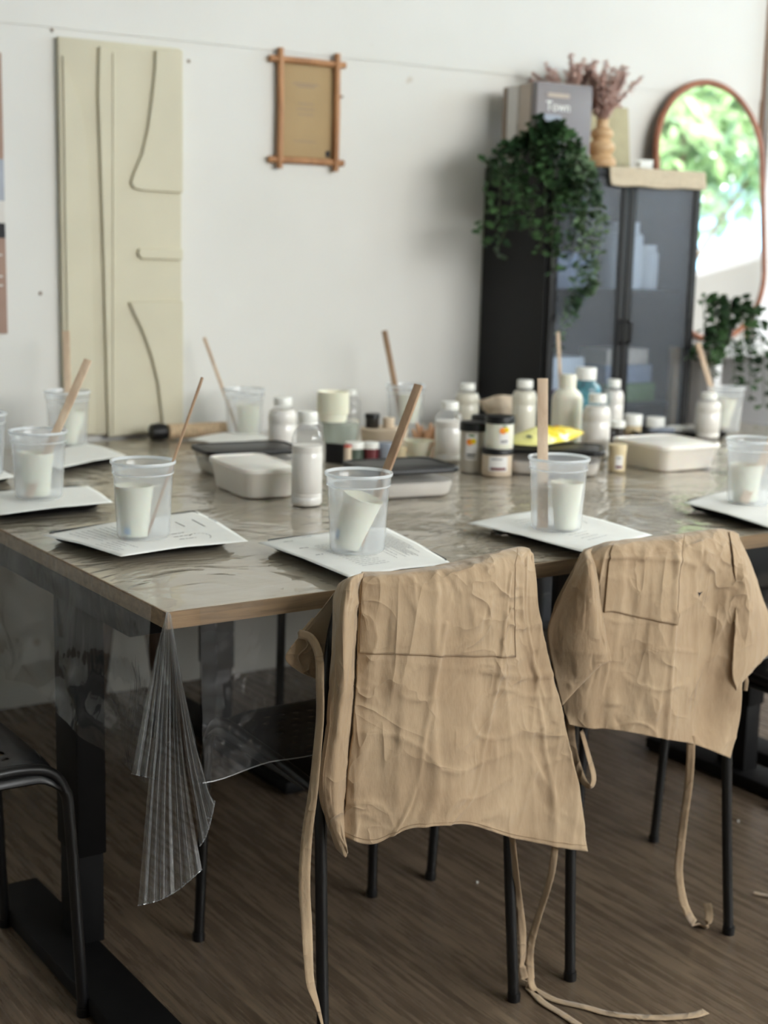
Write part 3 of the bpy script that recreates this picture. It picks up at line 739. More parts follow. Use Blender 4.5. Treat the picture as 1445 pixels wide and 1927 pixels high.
def dried(c, z0_, n, R_, h, seed, label):
    rnd = random.Random(seed); c0 = V((c.x, c.y, z0_-.05)); o = thing('dried_flowers', label, 'dried flowers', c0, 'dried flower bunches in the vases')
    st = G(); pl = G()
    for k in range(n):
        a = 2*PI*k/n+rnd.uniform(-.3, .3); sp = rnd.uniform(.35, 1) if k else 0; L = h*rnd.uniform(.75, 1.05)*(1.1-.35*sp)
        e = V((c.x+math.cos(a)*R_*sp, c.y+math.sin(a)*R_*sp, z0_+L))
        m_ = V((c.x+math.cos(a)*R_*sp*.35, c.y+math.sin(a)*R_*sp*.35, z0_+L*.4))
        P = cr([c0, V((c.x, c.y, z0_)), m_, e], 26); st.tube(P, .0012, 5)
        for i in range(9, 26):
            for q in range(17):
                d = V((rnd.gauss(0, 1), rnd.gauss(0, 1), rnd.gauss(.5, 1))).normalized(); L2 = rnd.uniform(.010, .024)*(1.15-.6*abs(i-16)/10)
                p = P[i]; sd = d.orthogonal().normalized()*.003
                pl.add([p-sd, p+sd, p+d*L2+sd*.9, p+d*L2-sd*.9], [(0, 1, 2, 3)])
    st.out('stems', 'dried', o); pl.out('plumes', 'dried', o, ang=0)
pv1 = onpl(1130, 310, cp(0, .17, 0), WN); u1 = pv1.x-CX0
c1 = vase(u1, .17, 1.12, 'wavy wooden vase of three rounds in front of the olive canvas')
dried(c1, CZ+.155, 24, .135, .175, 3, 'full bunch of dusky pink dried plumes in the front vase')
pv2 = onpl(1066, 300, cp(0, .11, 0), WN); u2 = pv2.x-CX0
c2 = vase(u2, .11, 1.25, 'wavy wooden vase half hidden by the grey book')
dried(c2, CZ+.172, 16, .14, .165, 5, 'sparser bunch of dusky pink dried plumes in the half hidden vase')
cv = thing('olive_canvas', 'blank olive canvas leaning on the wall behind the front vase', 'canvas', cp(.36, .04, CZ))
g = G(); Rc = R @ Matrix.Rotation(-.13, 3, 'X'); a_ = onpl(1075, 200, cp(0, .05, 0), WN).x-CX0; b_ = onpl(1186, 300, cp(0, .06, 0), WN).x-CX0
g.bevbox(cp((a_+b_)/2, .045, CZ+.108), (b_-a_, .016, .215), .003, mat3=Rc); g.out('stretched_cloth', 'olive', cv)
nt = thing('small_white_card', 'small white folded card standing on the right end of the cabinet', 'card', cp(.50, .18, CZ))
ca = onpl(1213, 308, cp(0, .16, 0), WN).x-CX0
g = G(); g.bevbox(cp(ca, .15, CZ+.022), (.055, .002, .042), .0005, mat3=R @ Matrix.Rotation(-.2, 3, 'X')); g.bevbox(cp(ca, .166, CZ+.022), (.055, .002, .042), .0005, mat3=R @ Matrix.Rotation(.2, 3, 'X')); g.out('card_faces', 'cap', nt)
# linen runner over the front edge
ru = thing('linen_runner', 'beige linen runner folded over the right front edge of the cabinet top', 'cloth', cp(.45, CD, CZ))
rows = []
for i in range(22):
    t = i/21; r = []
    for j in range(50):
        u = .205+(j/49)*.40
        if t < .5: d = CD-.10+t*2*.13; z = CZ+.003+.002*abs(nz(u, t, 16, 2)); 
        else:
            q = (t-.5)*2; d = CD+.027+.010*q+.004*nz(u, q, 11, 4)*q; z = CZ+.003-q*(.056+.002*math.sin(u*30)+.006*nz(u, 0, 9))
        r.append(cp(u, d, z))
    rows.append(r)
g = G(); g.grid(rows); solid(g.out('cloth', 'linen', ru, ang=0), .003, 1)

def plant(name_label, base, drops, matkey, seed, leafn, L=.026, reps=1):
    """trailing plant: drops = list of (start, end) polylines"""
    rnd = random.Random(seed); o = thing('trailing_plant', name_label, 'plant', base)
    st = G(); lf = G()
    for P0 in drops:
        for rep in range(reps):
            P = [V(p)+V((rnd.uniform(-.02, .02), rnd.uniform(-.012, .02)*-1, rnd.uniform(-.01, .01))) for p in P0]
            C = cr(P, max(12, leafn)); st.tube(C, .0013, 5)
            for i, p in enumerate(C[1:]):
                for q in range(3):
                    a = rnd.uniform(0, 2*PI); d = V((math.cos(a), -abs(math.sin(a))*.9+.1, rnd.uniform(-.7, .5))).normalized()
                    s_ = L*rnd.uniform(.7, 1.2); nrm = d.orthogonal().normalized(); sd = d.cross(nrm); up = nrm*(.12*s_)
                    b0 = p+d*.006
                    lf.add([b0, b0+d*s_*.35+sd*s_*.30+up, b0+d*s_*.75+sd*s_*.26+up, b0+d*s_, b0+d*s_*.75-sd*s_*.26+up, b0+d*s_*.35-sd*s_*.30+up, b0+d*s_*.5], [(0, 1, 6), (1, 2, 6), (2, 3, 6), (3, 4, 6), (4, 5, 6), (5, 0, 6)])
    st.out('stems', 'stem', o); lf.out('foliage', matkey, o, ang=0)
    return o
pc = cp(.035, CD-.10, CZ)
pot = plant('dark green leafy plant trailing down the front left corner of the black cabinet', pc, [
    *[[pc+V((0, 0, .05)), pc+V((dx*.45, dy*.5-.01, .065+hh)), pc+V((dx*.75, dy-.02, .03+hh)), pc+V((dx*.9, dy-.05, -.03)), pc+V((dx*.95, dy-.06, -ln*.55)), pc+V((dx*1.0, dy-.055, -ln))]
      for dx, dy, hh, ln in ((-.09, -.03, .02, .22), (-.07, -.05, .03, .26), (-.05, -.07, .03, .30), (-.03, -.08, .03, .24), (0, -.08, .04, .20), (.03, -.08, .03, .16), (.06, -.08, .03, .22), (-.12, .0, .02, .16), (-.10, .03, .02, .10), (-.02, -.06, .05, .12), (.03, -.05, .05, .08), (.06, -.06, .03, .30), (-.14, .0, -.01, .20), (-.06, -.02, .06, .02), (-.19, .02, .0, .20), (-.22, .04, -.01, .22), (-.17, .0, .0, .26))],
    ], 'leaf', 11, 19, .032)
plant('paler leafy vine hanging lowest in front of the left cabinet door', cp(.05, CD-.01, CZ), [
    [cp(.05, CD-.03, CZ+.05), cp(.06+k*.01, CD+.05, CZ), cp(.07+k*.016, CD+.06, CZ-.18), cp(.05+k*.02, CD+.06, CZ-.36), cp(.02+k*.03, CD+.05, CZ-ln)] for k, ln in ((0, .52), (1, .46), (2, .42), (3, .34), (4, .28))], 'leaf2', 12, 30, .024)
g = G(); g.lathe(pc, [(.042, 0), (.05, .01), (.055, .07), (.058, .075), (.05, .075), (.046, .02), (0, .02)], 28); g.out('pot', 'black_plastic', pot)

# ------------------------------------------------------------------ white shelf unit, mirror, plank
UZ = .985; ux0, ux1 = 2.66, 3.9; ud = .36
un = thing('white_shelf_unit', 'low white open shelf unit under the oval mirror at the right edge', 'shelf', wp(3.1, 0, .2))
def ubox(x0, x1, d0, d1, z0, z1, name, mat='shelf_white', b=.002):
    g = G(); g.bevbox(wp((x0+x1)/2, (z0+z1)/2, (d0+d1)/2), (x1-x0, d1-d0, z1-z0), b, mat3=R); g.out(name, mat, un)
ubox(ux0, ux1, .05, ud, UZ-.04, UZ, 'top_board')
for x in (ux0, 3.00, 3.36, ux1-.03): ubox(x, x+.03, .05, ud, 0, UZ-.04, 'upright')
ubox(ux0+.03, ux1-.03, .05, ud, .44, .46, 'shelf_board'); ubox(ux0+.03, ux1-.03, .05, .058, 0, UZ-.04, 'back_board', 'shelf_in')
def shelfbox(x, z, w_, h_, mat, label):
    g = G(); g.bevbox(wp(x, z+h_/2, .22), (w_, .2, h_), .005, mat3=R); tag(g.out('storage_box', mat, None, loc=wp(x, z, .22)), label, 'box')
shelfbox(3.20, .46, .2, .16, 'book_brown', 'brown box in the right compartment of the white shelf unit'); shelfbox(3.20, .62, .17, .1, 'maroon', 'dark red box on the brown one in the white shelf unit')
pk = thing('wooden_plank', 'upright wooden plank between the black cabinet and the white shelf unit', 'plank', wp(2.61, 0, .26))
g = G(); p = onpl(1278, 640, WQ-WN*.30, WN); g.bevbox(wp(p.x, .49, .30), (.055, .03, .98), .002, mat3=R); g.out('board', 'pine', pk)
# mirror
mt = wall(1333, 156, .03); mb = onpl(1346, 617, WQ-WN*.13, WN); mb.z = UZ+.004
mid = (mt+mb)/2; hgt = (mt-mb).length; mw = .50
ez = (mt-mb).normalized(); ex = WX.copy(); ex = (ex-ez*ex.dot(ez)).normalized(); en = ex.cross(ez)   # towards the room
if en.y > 0: en = -en
mi = thing('oval_mirror', 'large oval mirror in a thin brown wooden frame leaning on the white shelf unit', 'mirror', mb)
def oval(rx, ry, n=72):
    h = ry-rx; o_ = []
    for k in range(n):
        a = 2*PI*k/n; x_ = rx*math.cos(a); y_ = rx*math.sin(a)+(h if math.sin(a) >= 0 else -h)
        o_.append((x_, y_))
    return o_
OV = oval(mw/2, hgt/2)
g = G(); g.tube([mid+ex*a+ez*b for a, b in OV], .0115, 10, closed=True); g.out('frame', 'mirror_wood', mi)
g = G(); vs = [mid+ex*a*.985+ez*b*.99+en*.002 for a, b in OV]; g.add(vs, [tuple(range(len(vs)))]); go = g.out('mirror_glass', 'mirror', mi, False)
g = G(); vs = [mid+ex*a*.985+ez*b*.99-en*.004 for a, b in OV]; vb = [v-en*.006 for v in vs]; n = len(vs)
g.add(vs+vb, [tuple(range(n)), tuple(range(n, 2*n))[::-1]]+[(i, (i+1) % n, (i+1) % n+n, i+n) for i in range(n)]); g.out('backing', 'book_brown', mi)
pb = wp(2.72, UZ, .30)
p2 = plant('small green plant spilling over the left end of the white shelf unit', pb, [
    [pb+V((0, 0, .04)), pb+V((dx, -.03, .10+hh)), pb+V((dx*1.6, -.07, .03)), pb+V((dx*1.9, -.08, -ln))] for dx, hh, ln in ((-.10, .05, .02), (-.05, .06, .08), (0, .05, .12), (.05, .04, .16), (.08, .02, .2), (.03, .06, .05), (-.07, .03, .05))], 'leaf', 21, 18, .036)
g = G(); g.lathe(pb, [(.04, 0), (.05, .06), (.045, .06), (.04, .02), (0, .02)], 24); g.out('pot', 'black_plastic', p2)
# ------------------------------------------------------------------ trays, papers, cups, sticks
TS = TZ+.0035                                    # top of the crinkled cover
def quad_paper(cs, label, marks=None, z=.0195):
    """cs: four pixel corners on the tray-top plane"""
    C = [onz(x, y, TS+z) for x, y in cs]; c = sum(C, V((0, 0, 0)))/4
    o = thing('instruction_sheet', label, 'paper', V((c.x, c.y, TS+z)), 'white instruction sheets on the trays')
    n = 24; rows = []
    for i in range(n+1):
        r = []
        for j in range(n+1):
            a, b = i/n, j/n
            p = (C[0]*(1-b)+C[1]*b)*(1-a)+(C[3]*(1-b)+C[2]*b)*a
            e = max(abs(2*a-1), abs(2*b-1)); cn = abs(2*a-1)*abs(2*b-1)
            p = V((p.x, p.y, TS+z-.003*max(0, e-.75)*4*(.3+cn)+.0012*nz(p.x, p.y, 9, 3))); r.append(p)
        rows.append(r)
    g = G(); g.grid(rows); s = g.out('sheet', 'paper', o, ang=0); solid(s, .0003, 0)
    if marks:
        def P(a, b): p = (C[0]*(1-b)+C[1]*b)*(1-a)+(C[3]*(1-b)+C[2]*b)*a; return V((p.x, p.y, TS+z+.0008+.0012*nz(p.x, p.y, 9, 3)))
        k = G()
        for (a0, b0, a1, b1, w_) in marks:
            p, q = P(a0, b0), P(a1, b1); d = (q-p); L = d.length; d.normalize(); s_ = V((-d.y, d.x, 0))*w_
            x = 0
            rr = random.Random(int(a0*991+b0*77))
            while x < L:
                wl = rr.uniform(.004, .013); e = min(L, x+wl)
                k.add([p+d*x-s_, p+d*e-s_, p+d*e+s_, p+d*x+s_], [(0, 1, 2, 3)]); x = e+.0022
        m = k.out('printed_text', 'ink', o, False); m['kind'] = 'stuff'
    return o
def tray(cs, label, h=.0165, k=1.0):
    C = [onz(x, y, TS+.01) for x, y in cs]; c = sum(C, V((0, 0, 0)))/4
    C = [c+(p-c)*k for p in C]
    o = thing('black_tray', label, 'tray', V((c.x, c.y, TS)), 'black trays on the work table')
    def ringr(z, s_, rc=.018):
        r = []
        for i in range(4):
            p = c+(C[i]-c)*s_; a = c+(C[i-1]-c)*s_; b = c+(C[(i+1) % 4]-c)*s_
            da, db = (a-p).normalized(), (b-p).normalized()
            for t in (0, .25, .5, .75, 1): q = p+da*rc*(1-t)**2+db*rc*t**2; r.append(V((q.x, q.y, z)))
        return r
    R_ = [ringr(TS, .90), ringr(TS+.003, .93), ringr(TS+h-.002, .995), ringr(TS+h, 1.0), ringr(TS+h, .975), ringr(TS+.004, .92)]
    n = len(R_[0]); g = G(); fs = []
    for i in range(len(R_)-1): fs += [(i*n+j, i*n+(j+1) % n, (i+1)*n+(j+1) % n, (i+1)*n+j) for j in range(n)]
    fs += [tuple(range(n))[::-1], tuple((len(R_)-1)*n+j for j in range(n))]
    g.add([v for r in R_ for v in r], fs); g.out('body', 'black_plastic', o)
    return o
def lines(a0, a1, b0, b1, n, w_=.0006, along='b', seed=0):
    rr = random.Random(seed); o = []
    for k in range(n):
        t = k/(n-1)
        if along == 'b': a = a0+(a1-a0)*t; o.append((a, b0, a, b0+(b1-b0)*rr.uniform(.6, 1), w_))
        else: b = b0+(b1-b0)*t; o.append((a0, b, a0+(a1-a0)*rr.uniform(.6, 1), b, w_))
    return o
def arc_marks(ca, cb, r, n=9):
    o = []
    for k in range(n):
        t0, t1 = -2.6+k*.42, -2.6+k*.42+.3
        o.append((ca+r*math.cos(t0), cb+r*1.3*math.sin(t0), ca+r*math.cos(t1), cb+r*1.3*math.sin(t1), .0008))
    return o
# corners in order: left, front, right, back
SH2 = [(78, 1003), (228, 1043), (467, 1014), (370, 958)]
SH1 = [(485, 1017), (657, 1083), (852, 1057), (722, 987)]
SH3 = [(878, 981), (1100, 1036), (1228, 1003), (1040, 952)]
SH4 = [(-130, 934), (0, 966), (213, 942), (165, 911)]
SH5 = [(18, 866), (112, 878), (240, 855), (160, 830)]
SH6 = [(352, 824), (420, 836), (512, 822), (448, 808)]
SH8 = [(1284, 943), (1452, 991), (1580, 955), (1400, 912)]
SH10 = [(-150, 895), (-60, 915), (30, 893), (-40, 868)]
quad_paper(SH2, 'white printed sheet with a circular mark, under the front left cup',
           lines(.10, .44, .15, .55, 10, .0007, 'b', 1)+lines(.05, .2, .6, .9, 5, .0006, 'b', 2)+lines(.55, .72, .62, .8, 3, .0012, 'a', 3)+lines(.74, .98, .3, .55, 3, .0012, 'b', 8)+arc_marks(.72, .78, .07))
tray([(85, 1008), (228, 1040), (440, 1018), (365, 966)], 'black tray under the sheet with the circular mark at the left front of the table')
quad_paper(SH1, 'white printed sheet at the table edge, one corner just above the nearest apron', lines(.25, .55, .30, .85, 16, .0006, 'a', 5)+lines(.62, .9, .15, .8, 14, .0006, 'b', 15)+lines(.12, .2, .12, .5, 3, .0011, 'a', 6)+lines(.3, .4, .06, .6, 2, .001, 'a', 7))
tray([(497, 1022), (662, 1082), (846, 1062), (722, 995)], 'black tray under the sheet at the table edge behind the nearest apron')
quad_paper(SH3, 'white printed sheet under the cup with the broad upright stick', lines(.3, .6, .2, .85, 13, .0006, 'a', 9)+arc_marks(.72, .45, .08))
tray([(905, 985), (1104, 1036), (1212, 1007), (1040, 962)], 'black tray under the cup with the broad upright stick')
quad_paper(SH4, 'white sheet cut by the left edge, under the cup with the broad leaning stick', lines(.3, .6, .3, .7, 6, .0005, 'a', 10))
tray([(-120, 938), (0, 966), (196, 948), (150, 918)], 'black tray cut by the left edge, under the cup with the broad leaning stick')
quad_paper(SH5, 'white sheet at the back left under the cup in front of the relief panel')
tray([(24, 868), (114, 878), (228, 860), (160, 836)], 'black tray at the back left under the cup in front of the relief panel')
quad_paper(SH6, 'small white sheet against the wall between the fluffy roll and the black lidded tub')
quad_paper(SH8, 'white sheet at the right front, cut by the right edge of the picture')
tray([(1288, 948), (1452, 992), (1570, 960), (1400, 918)], 'black tray at the right front, cut by the right edge of the picture')
quad_paper(SH10, 'white sheet corner at the far left edge under the cut off cup')
tray([(-145, 898), (-60, 914), (24, 896), (-40, 874)], 'black tray corner at the far left edge under the cut off cup')

ZP = TS+.0205                                    # top of a sheet lying on a tray
def deli(x, y, label, z=ZP, r=.0585, h=.138, sticker=None):
    c = onz(x, y, z); o = thing('clear_plastic_cup', label, 'plastic cup', c, 'translucent mixing cups')
    k = r/.0585
    g = G(); g.lathe(c, [(0, .0015), (.044*k, .001), (.0465*k, .004), (.0475*k, .010), (.0535*k, h-.022), (.0552*k, h-.020), (.0565*k, h-.004)], 56, caps=False); g.out('wall', 'pp', o)
    g = G(); g.lathe(c, [(.0555*k, h-.005), (.0585*k, h-.005), (.0592*k, h-.002), (.0585*k, h), (.0562*k, h), (.0555*k, h-.005)], 56, caps=False); g.out('rim', 'pp_rim', o)
    g = G(); g.lathe(c, [(.0540*k, h-.0235), (.0552*k, h-.0225), (.0552*k, h-.021), (.0540*k, h-.020)], 56, caps=False); g.out('ridge', 'pp_rim', o)
    return c
def pcup(base, up, label, h=.088, rt=.034, rb=.0235, sticker=None):
    """cream paper cup standing at base along the unit vector up"""
    up = V(up).normalized(); ax = up.orthogonal().normalized(); ay = up.cross(ax); Mx = Matrix((ax, ay, up)).transposed()
    o = thing('paper_cup', label, 'paper cup', base, 'cream paper cups inside the mixing cups')
    g = G(); g.lathe(base, [(0, .004), (rb-.001, .004), (rb, 0), (rb+.0004, .001), (rt, h-.002)], 44, Mx, caps=False)
    g.lathe(base, [(rt-.0008, h-.002), (rb-.0006, .006)], 44, Mx, caps=False); g.out('body', 'cup', o, ang=60)
    g = G(); g.tube([V(base)+Mx@V((rt*math.cos(a), rt*math.sin(a), h-.001)) for a in [2*PI*k/44 for k in range(44)]], .0013, 8, closed=True); g.out('rolled_rim', 'cup', o)
    if sticker:
        az, z0_, z1_, wd = sticker
        # patch on the side facing the viewer
        d = (CAM-V(base)); d = (d-up*d.dot(up)).normalized(); e = up.cross(d)
        rows = []
        for i in range(5):
            zz = z0_+(z1_-z0_)*i/4; rr = rb+(rt-rb)*zz/h+.0006; rows.append([V(base)+up*zz+(d*math.cos(az+wd*(j/8-.5))+e*math.sin(az+wd*(j/8-.5)))*rr for j in range(9)])
        g = G(); g.grid(rows); s = g.out('blue_sticker', 'sticker', o, ang=0); s['label'] = 'pale blue square sticker'
    return o
def stick(A, B, w_, th, face, label, mat='stick', name='wooden_stirring_stick'):
    """bar from A to B; face = approximate direction the broad side looks to"""
    A, B = V(A), V(B); ez_ = (B-A).normalized(); fy = V(face); fy = (fy-ez_*fy.dot(ez_)).normalized(); fx = ez_.cross(fy)
    m3 = Matrix((fx, fy, ez_)).transposed(); L = (B-A).length
    g = G(); g.bevbox((A+B)/2, (w_, th, L), .0008, mat3=m3)
    base = A if A.z < B.z else B
    return tag(g.out(name, mat, None, loc=base), label, 'stick', 'wooden stirring sticks')
TOC = V((-fw.x, -fw.y, 0)).normalized()          # horizontal direction back to the viewer
RX = V((RT.x, RT.y, 0)).normalized()
# 1: front middle cup
c = deli(672, 1036, 'nearest cup, with a paper cup tilted inside, on the sheet beside the nearest apron')
pcup(c+RX*(-.019)+TOC*.004+V((0, 0, .009)), V((0, 0, 1))+RX*.32+TOC*.06, 'cream paper cup tilted to the right inside the nearest plastic cup', .092, .0345, .022, sticker=(-1.0, .010, .026, .5))
d1 = dep(c)
stick(c+RX*.002+V((0, 0, .007))-TOC*.012, atd(788, 724, d1+.03), .016, .0065, TOC*.8-RX*.6, 'square edged stick leaning right out of the nearest cup', 'stick_dark')
# 2: front left cup
c = deli(270, 1010, 'front left cup with an upright paper cup and a thin stick seen edge on', r=.0575)
pcup(c+RX*(-.0145)+TOC*.008+V((0, 0, .004)), (0, 0, 1), 'cream paper cup with a square blue sticker upright in the front left cup', .090, .0335, .0225, sticker=(-.55, .006, .018, .55))
d2 = dep(c)
stick(c+RX*.008+V((0, 0, .006)), atd(381, 710, d2-.01), .004, .017, TOC, 'thin looking stick seen edge on in the front left cup', 'stick_dark')
# 3: cup right of centre with the broad upright stick
c = deli(1046, 995, 'cup right of centre in which a broad flat stick stands upright')
pcup(c+RX*.0155+TOC*.012+V((0, 0, .004)), (0, 0, 1), 'cream paper cup upright right of the broad stick', .088, .0305, .0195)
d3 = dep(c)
stick(atd(1021, 994, d3-.010), atd(1021, 712, d3+.012), .0202, .003, TOC, 'broad flat stick standing upright in the cup right of centre')
# 4: left cup with broad leaning stick
c = deli(74, 936, 'left cup with a broad stick leaning right, in front of the relief panel')
pcup(c+RX*(-.005)-TOC*.004+V((0, 0, .004)), (0, 0, 1), 'cream paper cup in the left cup with the broad leaning stick', .088, .034, .024)
d4 = dep(c)
stick(c+RX*(-.016)+TOC*.032+V((0, 0, .006)), atd(166, 677, d4+.035), .0175, .004, TOC*.9-RX*.2, 'broad pale stick leaning right out of the left cup')
# 5: back left cup
c = deli(128, 836, 'back left cup standing against the relief panel, behind the cup with the broad leaning stick')
pcup(c+RX*(-.002)+V((0, 0, .006)), V((0, 0, 1))+RX*.17, 'cream paper cup tilted right in the back left cup', .086, .033, .023)
stick(c+RX*(.0)-TOC*.02+V((0, 0, .005)), atd(124, 623, dep(c)+.03), .0185, .004, TOC, 'wide stick standing upright in the back left cup')
# 6: back cup by the wall
c = deli(459, 824, 'back cup by the wall whose thin stick leans left', z=TS+.002)
pcup(c+RX*.012+V((0, 0, .004)), (0, 0, 1), 'cream paper cup in the back cup whose stick leans left', .088, .0335, .023)
stick(c+RX*(-.012)+V((0, 0, .005)), atd(384, 635, dep(c)), .009, .004, TOC, 'thin stick leaning left out of the back cup by the wall')
# 7: back middle cup
c = deli(761, 814, 'back middle cup behind the square edged stick, nearest the black cabinet', z=TS+.002, h=.142)
pcup(c+RX*.010+V((0, 0, .030)), V((0, 0, 1))+RX*.05, 'cream paper cup in the back middle cup nearest the cabinet', .080, .033, .023)
stick(c+RX*(-.002)+V((0, 0, .005)), atd(723, 622, dep(c)), .0165, .005, TOC-RX*.3, 'brown stick leaning left out of the back middle cup', 'stick_dark')
# 8: right cup
c = deli(1410, 946, 'right front cup cut by the right edge of the picture', z=ZP)
pcup(c+RX*(-.010)-TOC*.004+V((0, 0, .004)), (0, 0, 1), 'cream paper cup in the right front cup', .078, .034, .024)
stick(c+RX*(-.020)+TOC*.028+V((0, 0, .006)), atd(1462, 812, dep(c)-.01), .021, .004, TOC, 'broad pinkish stick leaning right out of the right front cup')
# 9: back right cup
c = deli(1362, 812, 'back right cup in front of the white shelf unit, behind a white bottle', z=TS+.002, r=.0575)
pcup(c+RX*(-.012)+V((0, 0, .016)), V((0, 0, 1))+RX*.12, 'cream paper cup tilted in the back right cup', .088, .034, .024)
stick(c+RX*(-.002)+V((0, 0, .006)), atd(1313, 645, dep(c)), .0165, .004, TOC, 'pale stick leaning left out of the back right cup')
# 10: cut by left edge
c = deli(-35, 892, 'cup at the far left edge of which only a sliver shows')
# stick in the teal bottle
# ------------------------------------------------------------------ bottles
def bottle(x, y, wpx, hpx, label, level=1.0, mat='milk', z=TS, name='milk_bottle'):
    c = onz(x, y, z); s_ = dep(c)/F_PX; r = wpx*s_/2; h = hpx*s_*1.01
    o = thing(name, label, 'bottle', c, 'plastic bottles of white slip')
    rc = r*.62
    prof = [(r*.90, 0), (r*.98, h*.012), (r, h*.03)]
    for zz in (.10, .13): prof += [(r, h*(zz-.008)), (r*.965, h*zz), (r, h*(zz+.008))]
    prof += [(r, h*.56), (r*.975, h*.57), (r, h*.58), (r*.975, h*.60), (r, h*.61), (r, h*.70), (r*.96, h*.745), (r*.86, h*.785), (r*.70, h*.82), (rc*.93, h*.845), (rc*.93, h*.875)]
    g = G(); g.lathe(c, prof, 40, caps=False); g.out('clear_body', 'pet', o, ang=60)
    lv = h*(.80*level)
    pr = [(r*.88, .001)]+[(rr*.975, zz) for rr, zz in prof[2:] if zz < lv-.002]
    last = [p for p in prof if p[1] <= lv][-1]; pr += [(last[0]*.97, lv), (0, lv)]
    g = G(); g.lathe(c, pr, 36, caps=False); g.out('contents', mat, o, ang=60)
    g = G(); cp_ = [(rc*1.02, h*.868), (rc*1.02, h*.885), (rc*.96, h*.89), (rc*1.0, h*.895), (rc*1.0, h*.985), (rc*.94, h), (0, h)]
    g.lathe(c, cp_, 40, caps=False); g.out('cap', 'cap', o)
    return c, r, h
bottle(577, 949, 59, 174, 'bottle with clear shoulders left of centre, nearest of all, beside the white tub', .80)
bottle(531, 864, 54, 116, 'full white bottle standing just behind the nearest clear shouldered bottle')
bottle(658, 812, 37, 78, 'mostly empty small bottle right of the stack of paper bowls', .35, 'milk_y')
bottle(843, 866, 53, 110, 'clear shouldered bottle between the square edged stick and the jars with orange stickers', .84)
bottle(877, 812, 46, 90, 'full bottle in front of the left side of the black cabinet', 1.0, 'milk_y')
bottle(984, 822, 47, 106, 'cream bottle in front of the cabinet left of the broad upright stick', 1.0, 'milk_y')
bottle(1119, 860, 53, 118, 'white bottle standing in front of the teal bottle, right of the yellow bag')
bottle(1150, 822, 40, 107, 'bottle furthest back, behind and right of the teal bottle')
bottle(1329, 823, 48, 83, 'white bottle behind the right white tub')
# large milky canister
def canister(x, y, wpx, hpx, label, mat, capmat, name, neck=.5):
    c = onz(x, y, TS); s_ = dep(c)/F_PX; r = wpx*s_/2; h = hpx*s_*1.01
    o = thing(name, label, 'bottle', c)
    g = G(); g.lathe(c, [(0, 0), (r*.93, 0), (r, h*.03), (r, h*.66), (r*.985, h*.70), (r*.93, h*.74), (r*.72, h*.79), (r*neck*1.05, h*.82), (r*neck, h*.84)], 44, caps=False); g.out('body', mat, o, ang=60)
    g = G(); g.lathe(c, [(r*neck*1.06, h*.83), (r*neck*1.08, h*.98), (r*neck*1.0, h), (0, h)], 44, caps=False); g.out('cap', capmat, o)
    return c, r, h
canister(1063, 850, 57, 144, 'broad cream plastic bottle behind the yellow bag', 'hdpe', 'hdpe', 'large_milky_bottle')
ct, rt_, ht_ = canister(1097, 824, 58, 131, 'teal and blue glazed round bottle with a white lid', 'teal', 'cap', 'teal_bottle', .62)
stick(onz(1082, 824, TS)-TOC*.05-RX*.03, atd(1050, 625, dep(ct)+.05), .010, .004, TOC, 'pale stick rising behind the teal bottle in front of the cabinet doors')

# ------------------------------------------------------------------ lidded tubs
def tub(cx, cy, rz, L, W_, H, lid, label, body='white_tub', fill=None, name='lidded_tub', z=TS):
    o = thing(name, label, 'tub', (cx, cy, z)); c = V((cx, cy, z)); rz = math.radians(rz)
    hx, hy = L/2, W_/2
    g = G(); g.rrect(c, [(hx*.84, hy*.80, 0), (hx*.865, hy*.83, .004), (hx*.95, hy*.94, H*.80), (hx*.965, hy*.955, H*.82), (hx*.975, hy*.965, H-.006)], rz, .03, caps=(True, False)); g.out('body', body, o, ang=50)
    if fill:
        g = G(); g.rrect(c, [(hx*.83, hy*.79, .002), (hx*.86, hy*.825, .006), (hx*.90, hy*.885, H*.45), (hx*.89, hy*.87, H*.52)], rz, .03); f = g.out('powder', fill, o, ang=60)
    g = G(); g.rrect(c, [(hx*.985, hy*.98, H-.010), (hx, hy, H-.008), (hx, hy, H-.001), (hx*.985, hy*.98, H+.0015), (hx*.93, hy*.91, H+.0015), (hx*.915, hy*.89, H-.001), (hx*.86, hy*.82, H-.001), (hx*.84, hy*.80, H+.0005)], rz, .032); g.out('lid', lid, o, ang=40)
    return o
tub(.628, .868, -6, .135, .245, .064, 'white_tub', 'white lidded tub left of the nearest clear shouldered bottle')
tub(.752, 1.125, -8, .245, .165, .058, 'black_plastic', 'clear tub with a black lid behind the left white tub', 'tubclear', 'powder')
tub(.905, .700, -8, .225, .175, .064, 'black_plastic', 'clear tub of white powder with a black lid, right of the nearest cup', 'tubclear', 'powder')
tub(1.427, .790, -41, .25, .17, .062, 'black_plastic', 'clear tub of white powder with a black lid carrying the yellow bag', 'tubclear', 'powder')
tub(1.765, .742, -3, .205, .215, .064, 'white_tub', 'square white lidded tub at the right of the table')

